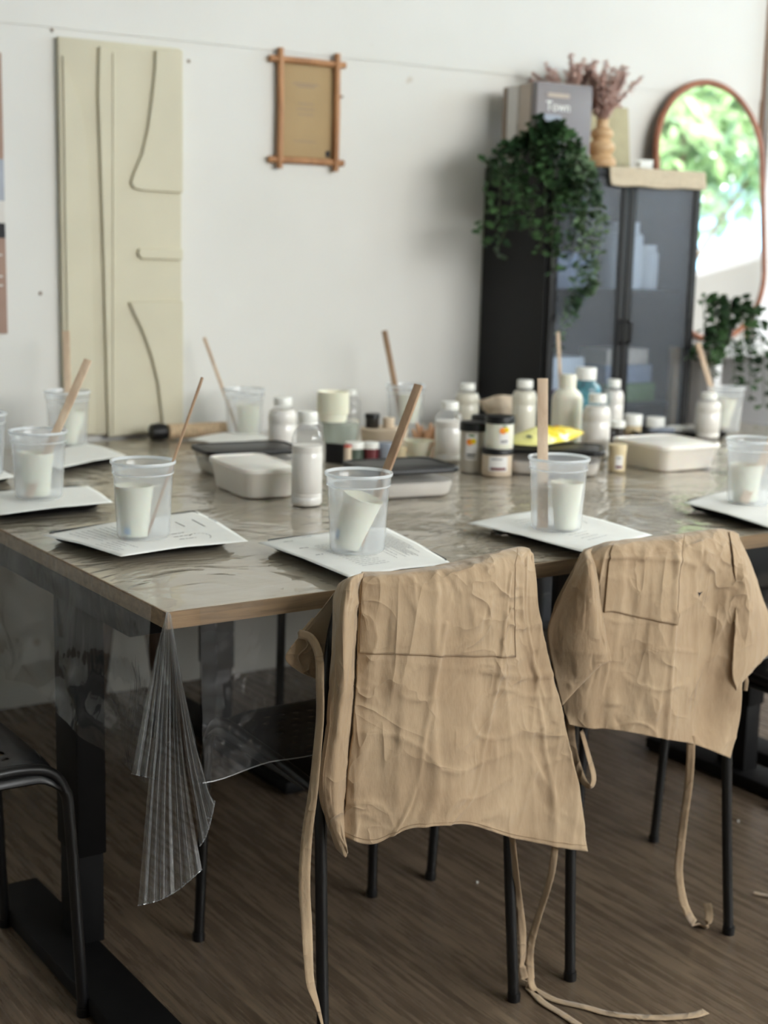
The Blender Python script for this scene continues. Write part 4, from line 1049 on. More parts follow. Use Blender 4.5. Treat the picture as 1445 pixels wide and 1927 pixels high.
# ------------------------------------------------------------------ jars
def jar(x, y, wpx, hpx, label, body, lid, z=TS, lidh=.2, over=1.04, sticker=None, fillmat=None, group=None, name='jar', rr=None):
    c = onz(x, y, z) if not isinstance(x, Vector) else x; s_ = dep(c)/F_PX; r = rr or wpx*s_/2; h = hpx*s_*1.01
    o = thing(name, label, 'jar', c, group)
    g = G(); g.lathe(c, [(0, 0), (r*.94, 0), (r*.97, h*.03), (r*.97, h*(1-lidh)), (r*.93, h*(1-lidh*.6))], 36, caps=False); g.out('body', body, o, ang=60)
    g = G(); g.lathe(c, [(r*over, h*(1-lidh)), (r*over, h*.97), (r*over*.96, h), (0, h)], 36, caps=False); g.out('lid', lid, o)
    if sticker:
        az0, z0_, z1_, wd, kind = sticker; d = (CAM-c); d.z = 0; d.normalize(); e = V((-d.y, d.x, 0)); 
        def patch(a0_, a1_, zz0, zz1, mat, nm, off=.0006):
            rows = [[c+(d*math.cos(a)+e*math.sin(a))*(r*.97+off)+V((0, 0, zz)) for a in [a0_+(a1_-a0_)*j/8 for j in range(9)]] for zz in (zz0*h, zz1*h)]
            g = G(); g.grid(rows); g.out(nm, mat, o, ang=0)
        patch(az0-wd/2, az0+wd/2, z0_, z1_, 'label_w', 'label')
        hz = z0_+(z1_-z0_)
        if kind == 'orange':
            g = G(); cc = (az0, (z0_*.35+z1_*.65)*h)
            for (da, dz, rd, m_) in ((-.12, .003, .008, 'orange'), (.14, .005, .007, 'yellow')):
                g = G(); a = az0+da; ctr = c+(d*math.cos(a)+e*math.sin(a))*(r*.97+.0014)+V((0, 0, cc[1]+dz)); nn = (d*math.cos(a)+e*math.sin(a)); tt = V((-nn.y, nn.x, 0))
                g.add([ctr+tt*rd*math.cos(q)+V((0, 0, rd*math.sin(q))) for q in [2*PI*i/16 for i in range(16)]], [tuple(range(16))]); g.out('printed_fruit', m_, o, False)
            patch(az0-wd*.22, az0+wd*.22, z1_-.05, z1_-.01, 'green_p', 'printed_leaf', .0012)
            patch(az0-wd*.35, az0+wd*.35, z0_+.10, z0_+.13, 'dkink', 'printed_word', .0012); patch(az0-wd*.35, az0+wd*.30, z0_+.05, z0_+.075, 'ink', 'printed_word', .0012)
        elif kind == 'dark':
            patch(az0-wd*.4, az0+wd*.4, z0_+.04, z0_+.14, 'maroon', 'printed_block', .0012); patch(az0-wd*.35, az0+wd*.2, z1_-.12, z1_-.08, 'ink', 'printed_word', .0012)
    return c, r, h
jar(889, 886, 52, 92, 'tall grey jar with black lid and orange fruit sticker, left of the stacked sticker jars', 'jar_grey', 'black_plastic', sticker=(-.15, .25, .78, .9, 'orange'), lidh=.17, group='black lidded jars with stickers', name='sticker_jar')
cj, rj, hj = jar(934, 893, 58, 50, 'squat black lidded jar with a pink label at the bottom of the stack', 'beige', 'black_plastic', sticker=(.1, .2, .75, 1.3, 'dark'), lidh=.2, group='black lidded jars with stickers', name='sticker_jar')
jar(cj+V((.005, 0, hj+.0005)), 0, 54, 60, 'white jar with black lid and orange fruit sticker, on top of the squat jar', 'hdpe', 'black_plastic', sticker=(.35, .15, .75, .75, 'orange'), lidh=.22, group='black lidded jars with stickers', name='sticker_jar')
jar(910, 858, 50, 76, 'jar with a black lid half hidden behind the stacked sticker jars', 'tan', 'black_plastic', lidh=.16, group='black lidded jars with stickers', name='sticker_jar')
jar(1160, 886, 33, 50, 'beige jar with a white and dark label, left of the square white tub', 'tan', 'tan', sticker=(.25, .10, .62, .95, 'dark'), lidh=.25, name='cream_jar')
jar(1184, 872, 30, 36, 'second beige jar right behind the labelled beige jar', 'tan', 'cap', lidh=.3, name='cream_jar')
jar(1159, 838, 30, 46, 'glossy black jar with a white lid right of the white bottle', 'dark_jar', 'cap', lidh=.25, name='black_paint_jar')
jar(1146, 846, 22, 34, 'small black jar touching the white bottle', 'dark_jar', 'black_plastic', lidh=.25, name='black_paint_jar')
jar(1190, 816, 33, 36, 'small white lidded jar with a yellow band behind the square white tub', 'tan', 'cap', lidh=.55, name='small_white_jar')
jar(1232, 815, 34, 30, 'small white lidded jar behind the middle of the square white tub', 'grey_blue', 'cap', lidh=.6, name='small_white_jar')
jar(694, 800, 27, 26, 'small black lidded dark jar standing on the beige bowl', 'dark_jar', 'black_plastic', z=TS+.032, lidh=.3, name='small_dark_jar') if False else None
# stacked paper bowls on the frosted glass bowl
def bowl(c, r, h, mat, label, name, cat='bowl', foot=.55, group=None):
    o = thing(name, label, cat, c, group)
    g = G(); pr = [(0, .004), (r*foot*.9, .003), (r*foot, 0)]+[(r*(foot+(1-foot)*math.sin(t*PI/2)), h*(1-math.cos(t*PI/2))**.9) for t in [k/10 for k in range(1, 11)]]
    pr += [(r*1.01, h), (r*.985, h+.001), (r*.96, h*.97)]+[(r*.96*(foot+(1-foot)*math.sin(t*PI/2)), h*(1-math.cos(t*PI/2))**.9+.003) for t in [k/10 for k in range(9, 0, -1)]]+[(0, .007)]
    g.lathe(c, pr, 48, caps=False); g.out('body', mat, o, ang=60); return o
cb = onz(640, 852, TS); sb = dep(cb)/F_PX
bowl(cb, 33*sb*1.05, 56*sb, 'bowlglass', 'frosted green glass bowl holding the stack of paper bowls', 'glass_bowl')
zb = cb.z+56*sb+.001
g = G(); cs_ = cb+RX*(-.008)+V((0, 0, 56*sb+.0015))
lidb = thing('bowl_lid', 'pale flat lid lying on the frosted glass bowl', 'lid', cs_-V((0, 0, .001))); g.lathe(cs_-V((0, 0, .001)), [(0, 0), (33*sb*1.0, 0), (33*sb*1.02, .002), (33*sb*.9, .004), (0, .004)], 44, caps=False); g.out('disc', 'bowlglass', lidb)
nb_ = 13; rcup = 29*sb; cz = cs_+RX*(-.013)+V((0, 0, .0035)); stp = .0046
proto = None
for k in range(nb_):
    ch_ = .024 if k == 0 else .024
    lbl = ('top paper bowl of the cream stack on the frosted glass bowl' if k == nb_-1 else 'bottom paper bowl of the cream stack, resting on the lid of the glass bowl' if k == 0 else 'one of the alike cream paper bowls inside the stack on the glass bowl')
    base = cz+V((0, 0, k*stp))
    if proto is None:
        proto = thing('paper_bowl', lbl, 'bowl', base, 'stack of cream paper bowls')
        g = G(); g.lathe(base, [(0, .0015), (rcup*.84, .001), (rcup*.85, 0), (rcup*.950, .021)], 44, caps=False); g.out('body', 'cup', proto, ang=60)
        g = G(); g.tube([base+V((rcup*math.cos(a), rcup*math.sin(a),   .0215)) for a in [2*PI*q/40 for q in range(40)]], .0019, 8, closed=True); g.out('rolled_rim', 'cup', proto)
    else:
        r_ = proto.copy(); COL.objects.link(r_); r_.location = base; r_['label'] = lbl
        for ch in proto.children:
            d_ = ch.copy(); COL.objects.link(d_); d_.parent = r_
c2_ = onz(722, 842, TS); s2 = dep(c2_)/F_PX
bowl(c2_, 44*s2, 33*s2, 'beige', 'wide beige clay bowl behind the small paint jars', 'clay_bowl', foot=.7)
g = G(); g.lathe(c2_+V((0, 0, 33*s2+.0012)), [(0, 0), (45*s2, 0), (45*s2, .004), (0, .005)], 44, caps=False)
tag(g.out('wooden_disc', 'beige', None, loc=c2_+V((0, 0, 33*s2+.0012))), 'flat beige disc covering the wide clay bowl', 'lid')
ztop = 33*s2+.0063
bj = onz(694, 800, c2_.z+ztop); bj = V((bj.x, bj.y, c2_.z+ztop))
bj = c2_+RX*(-.033)+V((0, 0, ztop)); jar(bj, 0, 27, 26, 'small black lidded dark jar standing on the flat beige disc', 'dark_jar', 'black_plastic', lidh=.3, name='small_dark_jar')
jar(c2_+RX*(.012)+V((0, 0, ztop)), 0, 22, 19, 'tiny pinkish beige pot on the flat beige disc', 'beige', 'beige', lidh=.2, name='tiny_pot')
# little paint jars in a row
for x, wp_, hp, b_, l_, lb in ((667, 34, 38, 'green_dark', 'cap', 'small paint jar with a white lid, left of the row behind the nearest cup'), (698, 30, 38, 'maroon', 'cap', 'small maroon paint jar in the middle of the row'), (727, 34, 38, 'grey_blue', 'grey_blue', 'small blue grey paint jar at the right of the row'), (752, 24, 30, 'tan', 'tan', 'small yellowish paint jar half behind the leaning square edged stick')):
    jar(x, 870, wp_, hp, lb, b_, l_, lidh=.3, group='small paint jars', name='paint_jar')
b_ = onz(630, 872, TS); o = thing('black_spined_book', 'upright black spined booklet beside the glass bowl', 'book', b_); g = G(); g.bevbox(b_+V((0, 0, .025)), (.012, .05, .05), .001, .5); g.out('cover', 'black_plastic', o)
b_ = onz(645, 872, TS); o = thing('red_topped_box', 'narrow beige box with a red top beside the black booklet', 'box', b_); g = G(); g.bevbox(b_+V((0, 0, .021)), (.018, .04, .042), .001, .5); g.out('carton', 'beige', o); g = G(); g.bevbox(b_+V((0, 0, .0445)), (.018, .04, .004), .0005, .5); g.out('red_flap', 'red_p', o)
# cream paper tub with wooden tools
c3 = onz(787, 862, TS); s3 = dep(c3)/F_PX
pcup(c3, (0, 0, 1), 'low cream paper tub in front of the clear shouldered bottle', 34*s3, 28*s3, 21*s3)
ct_ = onz(800, 838, TS)
tb = thing('tool_bundle', 'bundle of short wooden modelling tools behind the low cream paper tub', 'tools', ct_)
for k in range(7):
    a = -.5+k*.17; p0 = ct_+RX*(-.02+.007*k)-TOC*(.008*(k % 3)); p1 = p0+RX*.018*math.sin(a*2)+V((0, 0, .045+.008*((k*5) % 3)))
    g = G(); g.tube(cr([p0, (p0+p1)/2, p1], 8), [.004, .005, .0055, .006, .006, .0055, .005, .003], 10); g.out('tool', 'skin_wood', tb)
# yellow bag on the black lid
yb_ = thing('yellow_packet', 'glossy yellow plastic packet lying on the black lid beside the broad bottle', 'packet', (1.44, .80, TS+.065))
A_, B_ = onz(968, 838, TS+.066), onz(1096, 822, TS+.066); B_ = V((B_.x, B_.y, A_.z)); ax = (B_-A_); Lx = ax.length; ax.normalize(); ay = V((-ax.y, ax.x, 0))
rows_t, rows_b = [], []
for i in range(41):
    t = i/40; w_ = .048*(min(1, t*9)**.5)*(min(1, (1-t)*2.2)**.7)+.002; hh = .046*(math.sin(PI*min(1, max(0, t)))**.55)*(1-.45*t)
    rt2, rb2 = [], []
    for j in range(21):
        v = j/20*2-1; p = A_+ax*(t*Lx)+ay*(v*w_); q = (1-v*v)**.6
        wr = .0022*nz(t*3, v*1.2, 3.0, 5)+.0012*math.sin(t*40+v*5)
        rt2.append(p+V((0, 0, .002+hh*q*(.9+wr*40)+.010*t*t))); rb2.append(p+V((0, 0, .001+(1-q)*.001+.010*t*t)))
    rows_t.append(rt2); rows_b.append(rb2)
g = G(); g.grid(rows_t[:14]); g.out('printed_end', 'yellow_pale', yb_, ang=0)
g = G(); g.grid(rows_t[13:]); g.out('front_film', 'yellow', yb_, ang=0); g = G(); g.grid(rows_b); g.out('back_film', 'yellow', yb_, ang=0)
def onpack(t, v, s0, s1, mat, nm):
    i = int(t*40); j = int((v+1)/2*20); p = rows_t[i][j]; g = G(); n_ = 14
    nrm = (rows_t[i+1][j]-p).cross(rows_t[i][j+1]-p).normalized(); nrm = nrm if nrm.z > 0 else -nrm
    e1 = (rows_t[i+1][j]-p).normalized(); e2 = nrm.cross(e1)
    g.add([p+nrm*.0025+e1*s0*math.cos(2*PI*k/n_)+e2*s1*math.sin(2*PI*k/n_) for k in range(n_)], [tuple(range(n_))]); g.out(nm, mat, yb_, False)
onpack(.28, -.45, .008, .005, 'green_p', 'printed_leaf'); onpack(.55, -.15, .014, .004, 'red_p', 'printed_word'); onpack(.12, -.5, .006, .009, 'green_dark', 'printed_dark_mark'); onpack(.2, .1, .009, .008, 'label_w', 'printed_patch')
# cream folded cloth / bag behind the jars
cc = onz(940, 812, TS); cb_ = thing('cream_cloth_bag', 'pinkish cream crumpled cloth bag in front of the cabinet, behind the sticker jars', 'bag', cc)
rows = []
P0, P1, P2, P3 = atd(903, 752, dep(cc)), atd(972, 745, dep(cc)+.03), atd(975, 800, dep(cc)+.03), atd(925, 800, dep(cc))
for i in range(20):
    r = []
    for j in range(24):
        a, b = i/19, j/23; p = (P0*(1-b)+P1*b)*(1-a)+(P3*(1-b)+P2*b)*a
        r.append(p+TOC*(.03*math.sin(PI*b)*math.sin(PI*min(1, a+.15))+.006*nz(a*2, b*2, 3, 9)))
    rows.append(r)
g = G(); g.grid(rows); o = g.out('cloth', 'beige', cb_, ang=0); solid(o, .012, -1)
g = G(); bb = V((cc.x, cc.y, TS)); g.rrect(bb, [(.05, .03, 0), (.052, .032, .03), (.045, .028, .05)], YAW*-1, .015); g.out('dark_base', 'black_plastic', cb_)
# fluffy roll with a black end, at the wall
A_ = onz(300, 828, TS); o = thing('fluffy_roller', 'beige fluffy roll with a black end cap lying by the wall below the relief panel', 'roller', A_)
ra = .022; B_ = onz(425, 822, TS); A2, B2 = A_+V((0, 0, ra)), V((B_.x, B_.y, TS+ra)); k = 60
pts = [A2.lerp(B2, .12+.88*i/k) for i in range(k+1)]; g = G(); g.tube(pts, [ra*(.86+.14*abs(math.sin(i*.9))) for i in range(k+1)], 18); g.out('fluffy_sleeve', 'fluff', o)
g = G(); dr_ = (B2-A2).normalized(); g.tube([A2-dr_*.028, A2-dr_*.024, A2, A2+dr_*.018], [.012, .022, .026, .022], 20); g.v = [V((v.x, v.y, max(v.z, TS))) for v in g.v]; g.out('end_cap', 'black_plastic', o)
b_ = onz(2, 842, TS); g = G(); g.tube([b_+V((0, 0, .022))+RX*(-.10), b_+V((0, 0, .022))-RX*.02], [.03, .026], 16)
o = thing('tan_cloth_roll', 'tan rolled cloth at the left edge behind the cut off cup', 'cloth', b_); g.v = [V((v.x, v.y, max(v.z, TS))) for v in g.v]; g.out('roll', 'fluff', o)
# low dark trays with tubes at the far right
tr = thing('shallow_dark_tray', 'shallow dark tray of supplies behind the square white tub', 'tray', onz(1268, 818, TS))
g = G(); q = onz(1272, 818, TS); g.rrect(q, [(.13, .06, 0), (.14, .07, .015), (.135, .065, .015), (.125, .055, .004)], -.5, .01); g.out('body', 'black_plastic', tr)
for dx, dy, m_, l_ in ((-.06, .0, 'grey_blue', 'blue grey paint tube in the shallow dark tray'), (.0, .015, 'cap', 'white paint tube in the shallow dark tray'), (.055, -.01, 'label_w', 'crumpled pale paper in the shallow dark tray')):
    p = q+V((dx, dy, .014)); o = thing('paint_tube', l_, 'tube', p, 'supplies in the shallow dark tray'); g = G(); g.tube([p+V((-.03, .02, 0)), p+V((.0, 0, .002)), p+V((.03, -.02, 0))], [.004, .011, .012], 12); g.out('body', m_, o)

# ------------------------------------------------------------------ aprons
def frame_of(c):
    a = c[2]; return V((c[0], c[1], 0)), V((math.cos(a), math.sin(a), 0)), V((-math.sin(a), math.cos(a), 0))
def seglist(seed, n, vmax=1.0):
    r = random.Random(seed); o = []
    for k in range(n):
        u, v = r.random(), r.random()**1.3*vmax; a = r.gauss(PI/2, .55) if r.random() < .7 else r.uniform(0, PI); L = r.uniform(.05, .22)
        o.append((u-L/2*math.cos(a), v-L/2*math.sin(a), u+L/2*math.cos(a), v+L/2*math.sin(a), r.uniform(.010, .030), r.uniform(-.0036, .0048)))
    return o
def segdisp(S_, u, v):
    s_ = 0
    for x0, y0, x1, y1, w_, h in S_:
        if abs(u-(x0+x1)/2) > .16 or abs(v-(y0+y1)/2) > .16: continue
        dx, dy = x1-x0, y1-y0; L = dx*dx+dy*dy; t = ((u-x0)*dx+(v-y0)*dy)/L
        if t < -.3 or t > 1.3: continue
        e = 1-abs(2*min(1.3, max(-.3, t))-1)/1.6; e = e*e*(3-2*e)
        d = ((u-x0)*dy-(v-y0)*dx)/math.sqrt(L)
        k = max(0, 1-abs(d)/w_) if d > 0 else max(0, 1-abs(d)/(w_*2.4))
        s_ += h*k*e
    return s_
def wrinkle(p, seed, amp):
    q = V((p.x*1.0, p.y, p.z*.8))
    a = mnoise.noise(q*5+V((seed, 0, 0))); c = 1-abs(mnoise.noise(V((q.x*7+q.z*9, q.z*14-q.x*6, seed)))*2); b = 1-abs(mnoise.noise(V((q.x*13+seed, q.z*3.5, seed*2)))*2)
    return amp*(.6*a+.45*max(0, b)**4+.35*max(0, c)**6)
def cloth_rows(ch, rows, nu, nv, seed, amp=.006, foldfn=None, off=0.0, segs=None):
    """rows of (px, py, local depth): each control is put on a plane at that depth behind the chair back"""
    O, e1, e2 = frame_of(ch)
    W = [[onpl(x, y, O+e2*(ly), e2) for x, y, ly in r] for r in rows]
    gr = bicr(W, nu, nv); o = []
    for i, r in enumerate(gr):
        rr = []
        for j, p in enumerate(r):
            u, v = j/(nu-1), i/(nv-1)
            d = wrinkle(p, seed, amp)*min(1, v*6+.15)
            if foldfn: d += foldfn(u, v, p)
            if segs: d += segdisp(segs, u, v)*min(1, v*8)
            rr.append(p-e2*(d+off))
        o.append(rr)
    return o
def crease(u, v, u0, u1, w_, h): # pressed ridge running from u0 (top) to u1 (bottom)
    c = u0+(u1-u0)*v; return h*math.exp(-((u-c)/w_)**2)
def sub(rows, i0, i1, j0, j1, off, e2):
    return [[p-e2*off for p in r[j0:j1]] for r in rows[i0:i1]]
def stitch(pts, par, name='stitching', r=.0006, mat='thread'):
    g = G(); g.tube(pts, r, 5); g.out(name, mat, par)
CH1 = (.405, -.124, -.034); CH2 = (.917, -.139, -.066)
# ---- apron 1
O, e1, e2 = frame_of(CH1)
ap = thing('linen_apron', 'natural linen apron draped over the nearest chair, long ties trailing to the floor', 'apron', V((O.x, O.y, .77)), 'linen aprons hung over the chairs')
rows = [
 [(690, 1080, .075), (770, 1072, .075), (850, 1058, .075), (920, 1042, .075), (975, 1030, .08), (994, 1033, .07)],
 [(684, 1079, .030), (765, 1074, .022), (850, 1062, .018), (925, 1044, .020), (982, 1032, .035), (1000, 1046, .03)],
 [(681, 1100, .008), (760, 1092, -.006), (845, 1084, -.010), (925, 1075, -.008), (978, 1068, .000), (1006, 1090, .01)],
 [(677, 1180, .004), (755, 1178, -.016), (838, 1176, -.022), (920, 1172, -.020), (978, 1168, -.012), (1012, 1160, .00)],
 [(673, 1272, .006), (748, 1276, -.018), (828, 1280, -.026), (915, 1284, -.022), (985, 1290, -.016), (1038, 1275, -.006)],
 [(663, 1390, .004), (738, 1392, -.020), (822, 1392, -.036), (908, 1396, -.028), (990, 1402, -.020), (1064, 1384, -.012)],
 [(654, 1500, .000), (728, 1502, -.024), (820, 1488, -.046), (905, 1498, -.036), (1000, 1512, -.024), (1086, 1490, -.018)],
 [(647, 1574, -.002), (703, 1590, -.026), (786, 1556, -.050), (880, 1552, -.046), (985, 1583, -.028), (1098, 1598, -.022)],
]
def ff1(u, v, p):
    s_ = 0
    s_ += crease(u, v, .46, .30, .012, .0035) if v > .42 else 0
    s_ += crease(u, v, .80, .52, .010, .0030) if v > .30 else 0
    s_ += crease(u, v, .30, .42, .02, .004) + crease(u, v, .86, .90, .012, .003)
    s_ += (.0075*math.sin(u*2*PI*1.9+.6+1.2*v)+.004*math.sin(u*2*PI*4.1+2*v))*max(0, v-.15)*min(1, u*5)
    s_ += .003*math.exp(-((v-.52-.04*u)/.008)**2)*(1 if u > .55 else .3)
    if u < .05: s_ += -.004*(1-u/.05)
    return s_
R1 = cloth_rows(CH1, rows, 165, 200, 3.1, .007, ff1, segs=seglist(4, 70))
g = G(); g.grid(R1)
# gathered strip on the left, folded back on itself
left = [
 [(690, 1079, .060), (668, 1083, .055), (648, 1092, .05), (640, 1098, .07)],
 [(683, 1080, .016), (662, 1088, -.006), (640, 1100, .02), (628, 1118, .06)],
 [(680, 1110, .026), (655, 1120, -.016), (638, 1140, .000), (626, 1165, .03)],
 [(674, 1200, .026), (652, 1220, -.018), (630, 1240, -.004), (620, 1260, .01)],
 [(668, 1300, .026), (644, 1330, -.016), (624, 1350, -.006), (612, 1370, .004)],
 [(660, 1420, .024), (634, 1440, -.012), (612, 1460, -.006), (599, 1478, .006)],
 [(654, 1510, .020), (636, 1530, -.008), (622, 1545, -.002), (612, 1540, .012)],
 [(648, 1572, .012), (652, 1600, .000), (649, 1613, -.002), (632, 1596, .010)],
]
R1b = cloth_rows(CH1, left, 50, 130, 8.3, .007, segs=seglist(14, 45))
g.grid(R1b)
# bib lobe hanging behind the backrest on the left
bib = [
 [(690, 1078, .060), (665, 1084, .062), (648, 1094, .066), (638, 1102, .07)],
 [(690, 1100, .075), (660, 1115, .076), (625, 1130, .078), (606, 1145, .08)],
 [(690, 1160, .078), (650, 1165, .08), (605, 1175, .082), (572, 1186, .084)],
 [(690, 1230, .078), (648, 1232, .08), (598, 1225, .084), (537, 1235, .085)],
 [(690, 1262, .078), (650, 1270, .08), (610, 1276, .084), (560, 1262, .084)],
 [(690, 1276, .078), (650, 1282, .078), (622, 1280, .08), (592, 1276, .08)],
]
bibr = cloth_rows(CH1, bib, 40, 50, 5.5, .004)
g.grid(bibr)
# bib behind the backrest
back = [[(690, 1080, .07), (840, 1062, .07), (990, 1035, .075)], [(690, 1150, .08), (840, 1140, .08), (995, 1120, .08)], [(690, 1262, .08), (840, 1250, .08), (1000, 1230, .08)]]
g.grid(cloth_rows(CH1, back, 20, 20, 1.5, .003))
solid(g.out('cloth', 'apron', ap, ang=0), .0012, 0)
# patch pocket (its lower and left seams show)
i0, i1, j0, j1 = 21, 102, 1, 124
pk_ = sub(R1, i0, i1, j0, j1, .0022, e2); g = G(); g.grid(pk_); solid(g.out('pocket', 'apron', ap, ang=0), .0012, 0)
stitch([p-e2*.0012 for p in pk_[-1]], ap); stitch([r[0]-e2*.0012 for r in pk_], ap); stitch([r[-1]-e2*.0012 for r in pk_], ap)
stitch([p-e2*.0016 for p in R1[-4]], ap, 'hem_stitching', .0004)
def ribbon(pts, w_, name, par, face=None, flat=False, n=90, twist=None, mat='apron'):
    C = cr(pts, n); vs = []; g = G(); rows = []
    for i, p in enumerate(C):
        t = (C[min(i+1, n-1)]-C[max(i-1, 0)]).normalized(); k = i/(n-1)
        f = V(face) if face else TOC
        if p.z < .02 or flat: f = V((0, 0, 1))
        sd = t.cross(f).normalized()
        if twist: a = twist(k); sd = Matrix.Rotation(a, 3, t) @ sd
        ww = w_(k) if callable(w_) else w_
        if p.z < .02: p = V((p.x, p.y, max(p.z, .003)))
        rows.append([p-sd*ww/2, p-sd*ww/6, p+sd*ww/6, p+sd*ww/2])
    for r in rows:
        for q in r: q.z = max(q.z, .0015)
    g.grid(rows); solid(g.out(name, mat, par, ang=0), .0009, 0)
def PL(pts, ch, ly): O_, _, e = frame_of(ch); return [onpl(x, y, O_+e*(l if l is not None else ly), e) for x, y, l in [(p+(None,)) if len(p) == 2 else p for p in pts]]
# left tie: loop out of the bib, then long tie to the floor
ribbon(PL([(592, 1165), (572, 1188), (564, 1194), (577, 1212), (560, 1235), (575, 1262), (596, 1278)], CH1, .085), .009, 'neck_strap', ap, twist=lambda k: .5+1.0*k)
ribbon(PL([(562, 1192, .07), (586, 1202, .05), (600, 1235, .03), (602, 1290, .01), (602, 1350, 0), (596, 1420, -.01), (589, 1490, -.02), (579, 1560, -.03), (574, 1620, -.03), (573, 1680, -.04), (577, 1740, -.04), (580, 1800, -.05), (584, 1850, -.05), (597, 1892, -.06), (612, 1950, -.07)], CH1, 0), lambda k: .014+.004*math.sin(PI*k)+(-.012*max(0, (k-.86)/.14)), 'long_tie', ap, twist=lambda k: .8*math.sin(k*5))
fl = lambda x, y: onz(x, y, .003)
ribbon(PL([(962, 1560, .0), (968, 1620, .0), (975, 1690, .01), (982, 1750, .015), (984, 1800, .02), (982, 1822, .02)], CH1, 0)+[fl(994, 1858), fl(1020, 1885), fl(1060, 1910), fl(1120, 1950)], .0145, 'long_tie', ap, n=110, twist=lambda k: .9*math.sin(k*7+1) if k < .55 else 0)
ribbon(PL([(1046, 1580, -.01), (1038, 1640, -.01), (1024, 1690, 0), (1008, 1740, .01), (998, 1780, .015), (997, 1820, .02)], CH1, 0)+[fl(1005, 1862), fl(1045, 1882), fl(1100, 1895), fl(1150, 1908), fl(1230, 1915), fl(1300, 1911), fl(1328, 1903)], lambda k: .012+.006*k, 'long_tie', ap, n=120, twist=lambda k: .8*math.sin(k*8) if k < .45 else 0)
# ---- apron 2
O, e1, e2 = frame_of(CH2)
ap2 = thing('linen_apron', 'natural linen apron with a small ink mark draped over the second chair', 'apron', V((O.x, O.y, .77)), 'linen aprons hung over the chairs')
rows = [
 [(1098, 1034, .075), (1145, 1020, .075), (1210, 1012, .075), (1285, 1004, .075), (1345, 996, .08), (1380, 1000, .07)],
 [(1092, 1040, .040), (1145, 1020, .022), (1210, 1014, .018), (1285, 1006, .018), (1348, 998, .030), (1386, 1006, .05)],
 [(1080, 1062, .030), (1142, 1040, -.004), (1210, 1034, -.010), (1282, 1030, -.010), (1340, 1040, -.008), (1392, 1030, .02)],
 [(1040, 1140, .050), (1135, 1100, -.012), (1202, 1102, -.018), (1275, 1108, -.030), (1338, 1120, -.004), (1402, 1090, -.026)],
 [(1030, 1200, .045), (1128, 1165, -.014), (1190, 1174, -.022), (1268, 1190, -.038), (1335, 1195, -.002), (1410, 1160, -.030)],
 [(1042, 1270, .035), (1112, 1250, -.012), (1182, 1252, -.022), (1262, 1268, -.044), (1330, 1270, -.002), (1396, 1260, -.022)],
 [(1056, 1325, .020), (1100, 1320, -.010), (1172, 1325, -.024), (1256, 1335, -.042), (1325, 1345, -.002), (1391, 1345, -.014)],
 [(1068, 1362, .010), (1108, 1370, -.008), (1165, 1374, -.026), (1250, 1390, -.046), (1312, 1403, -.022), (1372, 1426, -.016)],
]
def ff2(u, v, p):
    s_ = crease(u, v, .58, .60, .012, .006) if v > .5 else crease(u, v, .56, .60, .015, .003)
    s_ += .0035*math.exp(-((v-.30-.06*u)/.012)**2)*(1 if .2 < u < .7 else .2)
    s_ += (.005*math.sin(u*2*PI*2.3+1.6-1.5*v)+.003*math.sin(u*2*PI*4.4+2*v))*max(0, v-.2)
    return s_+crease(u, v, .24, .36, .03, .004)
R2 = cloth_rows(CH2, rows, 165, 165, 12.7, .007, ff2, segs=seglist(9, 70))
g = G(); g.grid(R2)
flap = [
 [(1116, 1030, .03), (1106, 1034, .02), (1098, 1038, .02), (1092, 1042, .04)],
 [(1122, 1080, -.008), (1108, 1075, -.024), (1092, 1080, -.01), (1078, 1075, .02)],
 [(1131, 1150, -.018), (1116, 1155, -.034), (1085, 1150, -.016), (1052, 1130, .02)],
 [(1142, 1205, -.022), (1124, 1218, -.034), (1085, 1225, -.018), (1030, 1185, .03)],
 [(1149, 1240, -.022), (1126, 1248, -.030), (1090, 1272, -.014), (1040, 1255, .02)],
 [(1150, 1244, -.022), (1128, 1254, -.026), (1096, 1284, -.012), (1056, 1328, .008)],
]
F2 = cloth_rows(CH2, flap, 50, 60, 9.1, .005, segs=seglist(15, 25)); g.grid(F2)
rfl = [
 [(1372, 1000, .03), (1382, 1002, .04), (1388, 1008, .06)],
 [(1380, 1050, -.01), (1398, 1050, .01), (1414, 1062, .05)],
 [(1384, 1130, -.02), (1412, 1120, -.004), (1436, 1130, .04)],
 [(1378, 1220, -.022), (1414, 1190, -.016), (1450, 1178, .03)],
 [(1376, 1268, -.024), (1412, 1245, -.018), (1446, 1224, .02)],
 [(1383, 1300, -.016), (1402, 1276, -.014), (1446, 1230, .018)],
]
g.grid(cloth_rows(CH2, rfl, 40, 60, 4.4, .005))
back = [[(1100, 1034, .07), (1240, 1012, .07), (1380, 1002, .075)], [(1100, 1100, .08), (1240, 1090, .08), (1385, 1080, .08)], [(1090, 1200, .08), (1240, 1200, .08), (1385, 1190, .08)]]
g.grid(cloth_rows(CH2, back, 20, 20, 1.5, .003))
solid(g.out('cloth', 'apron', ap2, ang=0), .0012, 0)
pk_ = sub(R2, 18, 90, 34, 99, .0024, e2)
pk_ = [r for r in pk_]; g = G(); g.grid(pk_); solid(g.out('pocket', 'apron', ap2, ang=0), .0012, 0)
stitch([p-e2*.0012 for p in pk_[-1]], ap2); stitch([r[0]-e2*.0012 for r in pk_], ap2); stitch([r[-1]-e2*.0012 for r in pk_], ap2)
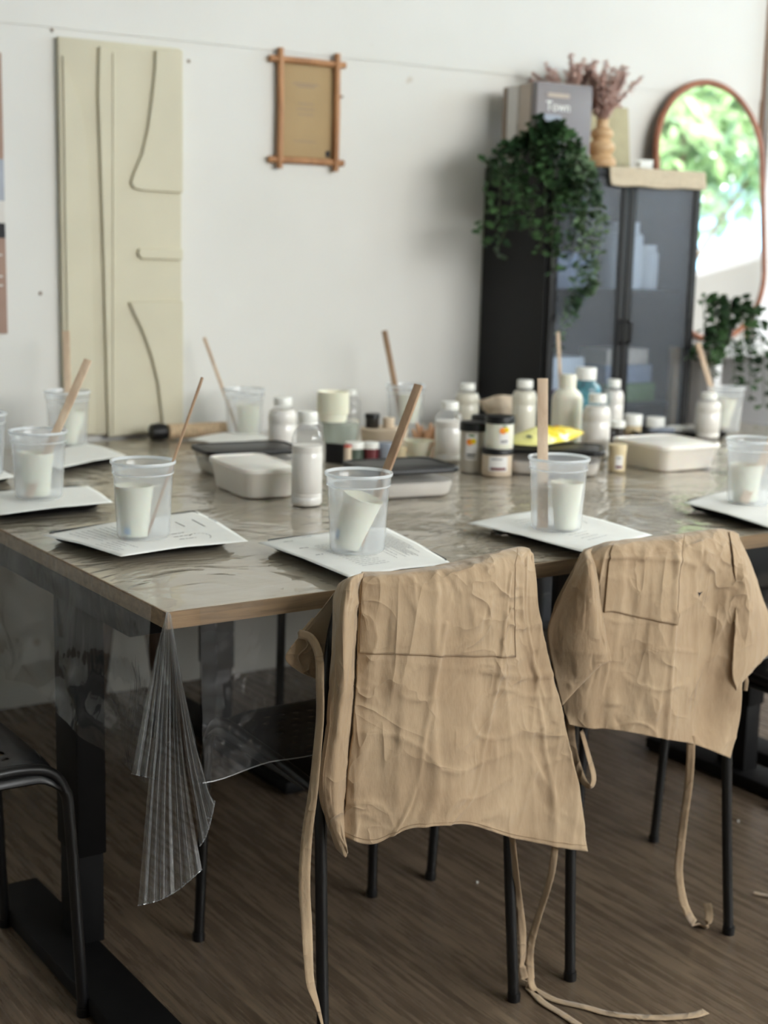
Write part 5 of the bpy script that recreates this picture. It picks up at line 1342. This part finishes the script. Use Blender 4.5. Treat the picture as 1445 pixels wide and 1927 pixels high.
def nearest(R_, x, y):
    best = None
    for r in R_:
        for p in r:
            d = V(p)-CAM; z = d.dot(fw); px_ = 722.5+F_PX*d.dot(RT)/z; py_ = 963.5-F_PX*d.dot(UP)/z
            q = (px_-x)**2+(py_-y)**2
            if best is None or q < best[0]: best = (q, p)
    return best[1]
pm = nearest(R2, 1314, 1119); g = G()
g.add([pm-e2*.004+e1*a+V((0, 0, b)) for a, b in ((-.006, .004), (-.001, .003), (.006, .0045), (.001, 0), (-.003, -.006), (-.002, -.001))], [tuple(range(6))]); mk = g.out('ink_mark', 'dkink', ap2, False); mk['label'] = 'small dark ink mark'
ribbon(PL([(1072, 1350, .02), (1076, 1400, .02), (1086, 1440, .01), (1098, 1470, .0), (1112, 1480, -.01), (1117, 1462, -.01), (1108, 1425, .0), (1094, 1375, .01)], CH2, 0), .0150, 'neck_strap', ap2, twist=lambda k: .3+.8*k)
ribbon(PL([(1300, 1385, -.02), (1299, 1430, -.01), (1295, 1480, 0), (1288, 1530, 0), (1281, 1590, 0), (1277, 1640, 0), (1284, 1690, -.02), (1296, 1722, -.03)], CH2, 0)+[onz(1312, 1742, .004), onz(1328, 1742, .012), onz(1334, 1722, .03), onz(1331, 1700, .045)], .0155, 'long_tie', ap2, n=110, face=TOC, twist=lambda k: .5*math.sin(k*6))
ribbon(PL([(1398, 1262, .03), (1404, 1280, .03), (1402, 1300, .03)], CH2, 0), .008, 'short_tie', ap2)
# tie end of another apron on the floor at the right edge
ot = thing('linen_tie_end', 'end of another linen tie lying on the floor at the right edge', 'apron tie', fl(1440, 1686)); ribbon([fl(1418, 1680), fl(1435, 1684), fl(1470, 1690), fl(1500, 1688)], .014, 'ribbon', ot, flat=True)
# crumbs on the floor and the table
rr = random.Random(5)
for x, y, l in ((1078, 1845, 'tiny pale crumb beside the foot of the second chair'), (1389, 1545, 'tiny pale crumb on the floor right of the second chair'), (898, 1660, 'tiny pale crumb on the floor between the chair legs')):
    p = onz(x, y, .002); g = G(); g.bevbox(p, (.006, .004, .0035), .0008, 1.0); tag(g.out('floor_crumb', 'cap', None, loc=p), l, 'crumb', 'pale crumbs on the floor')
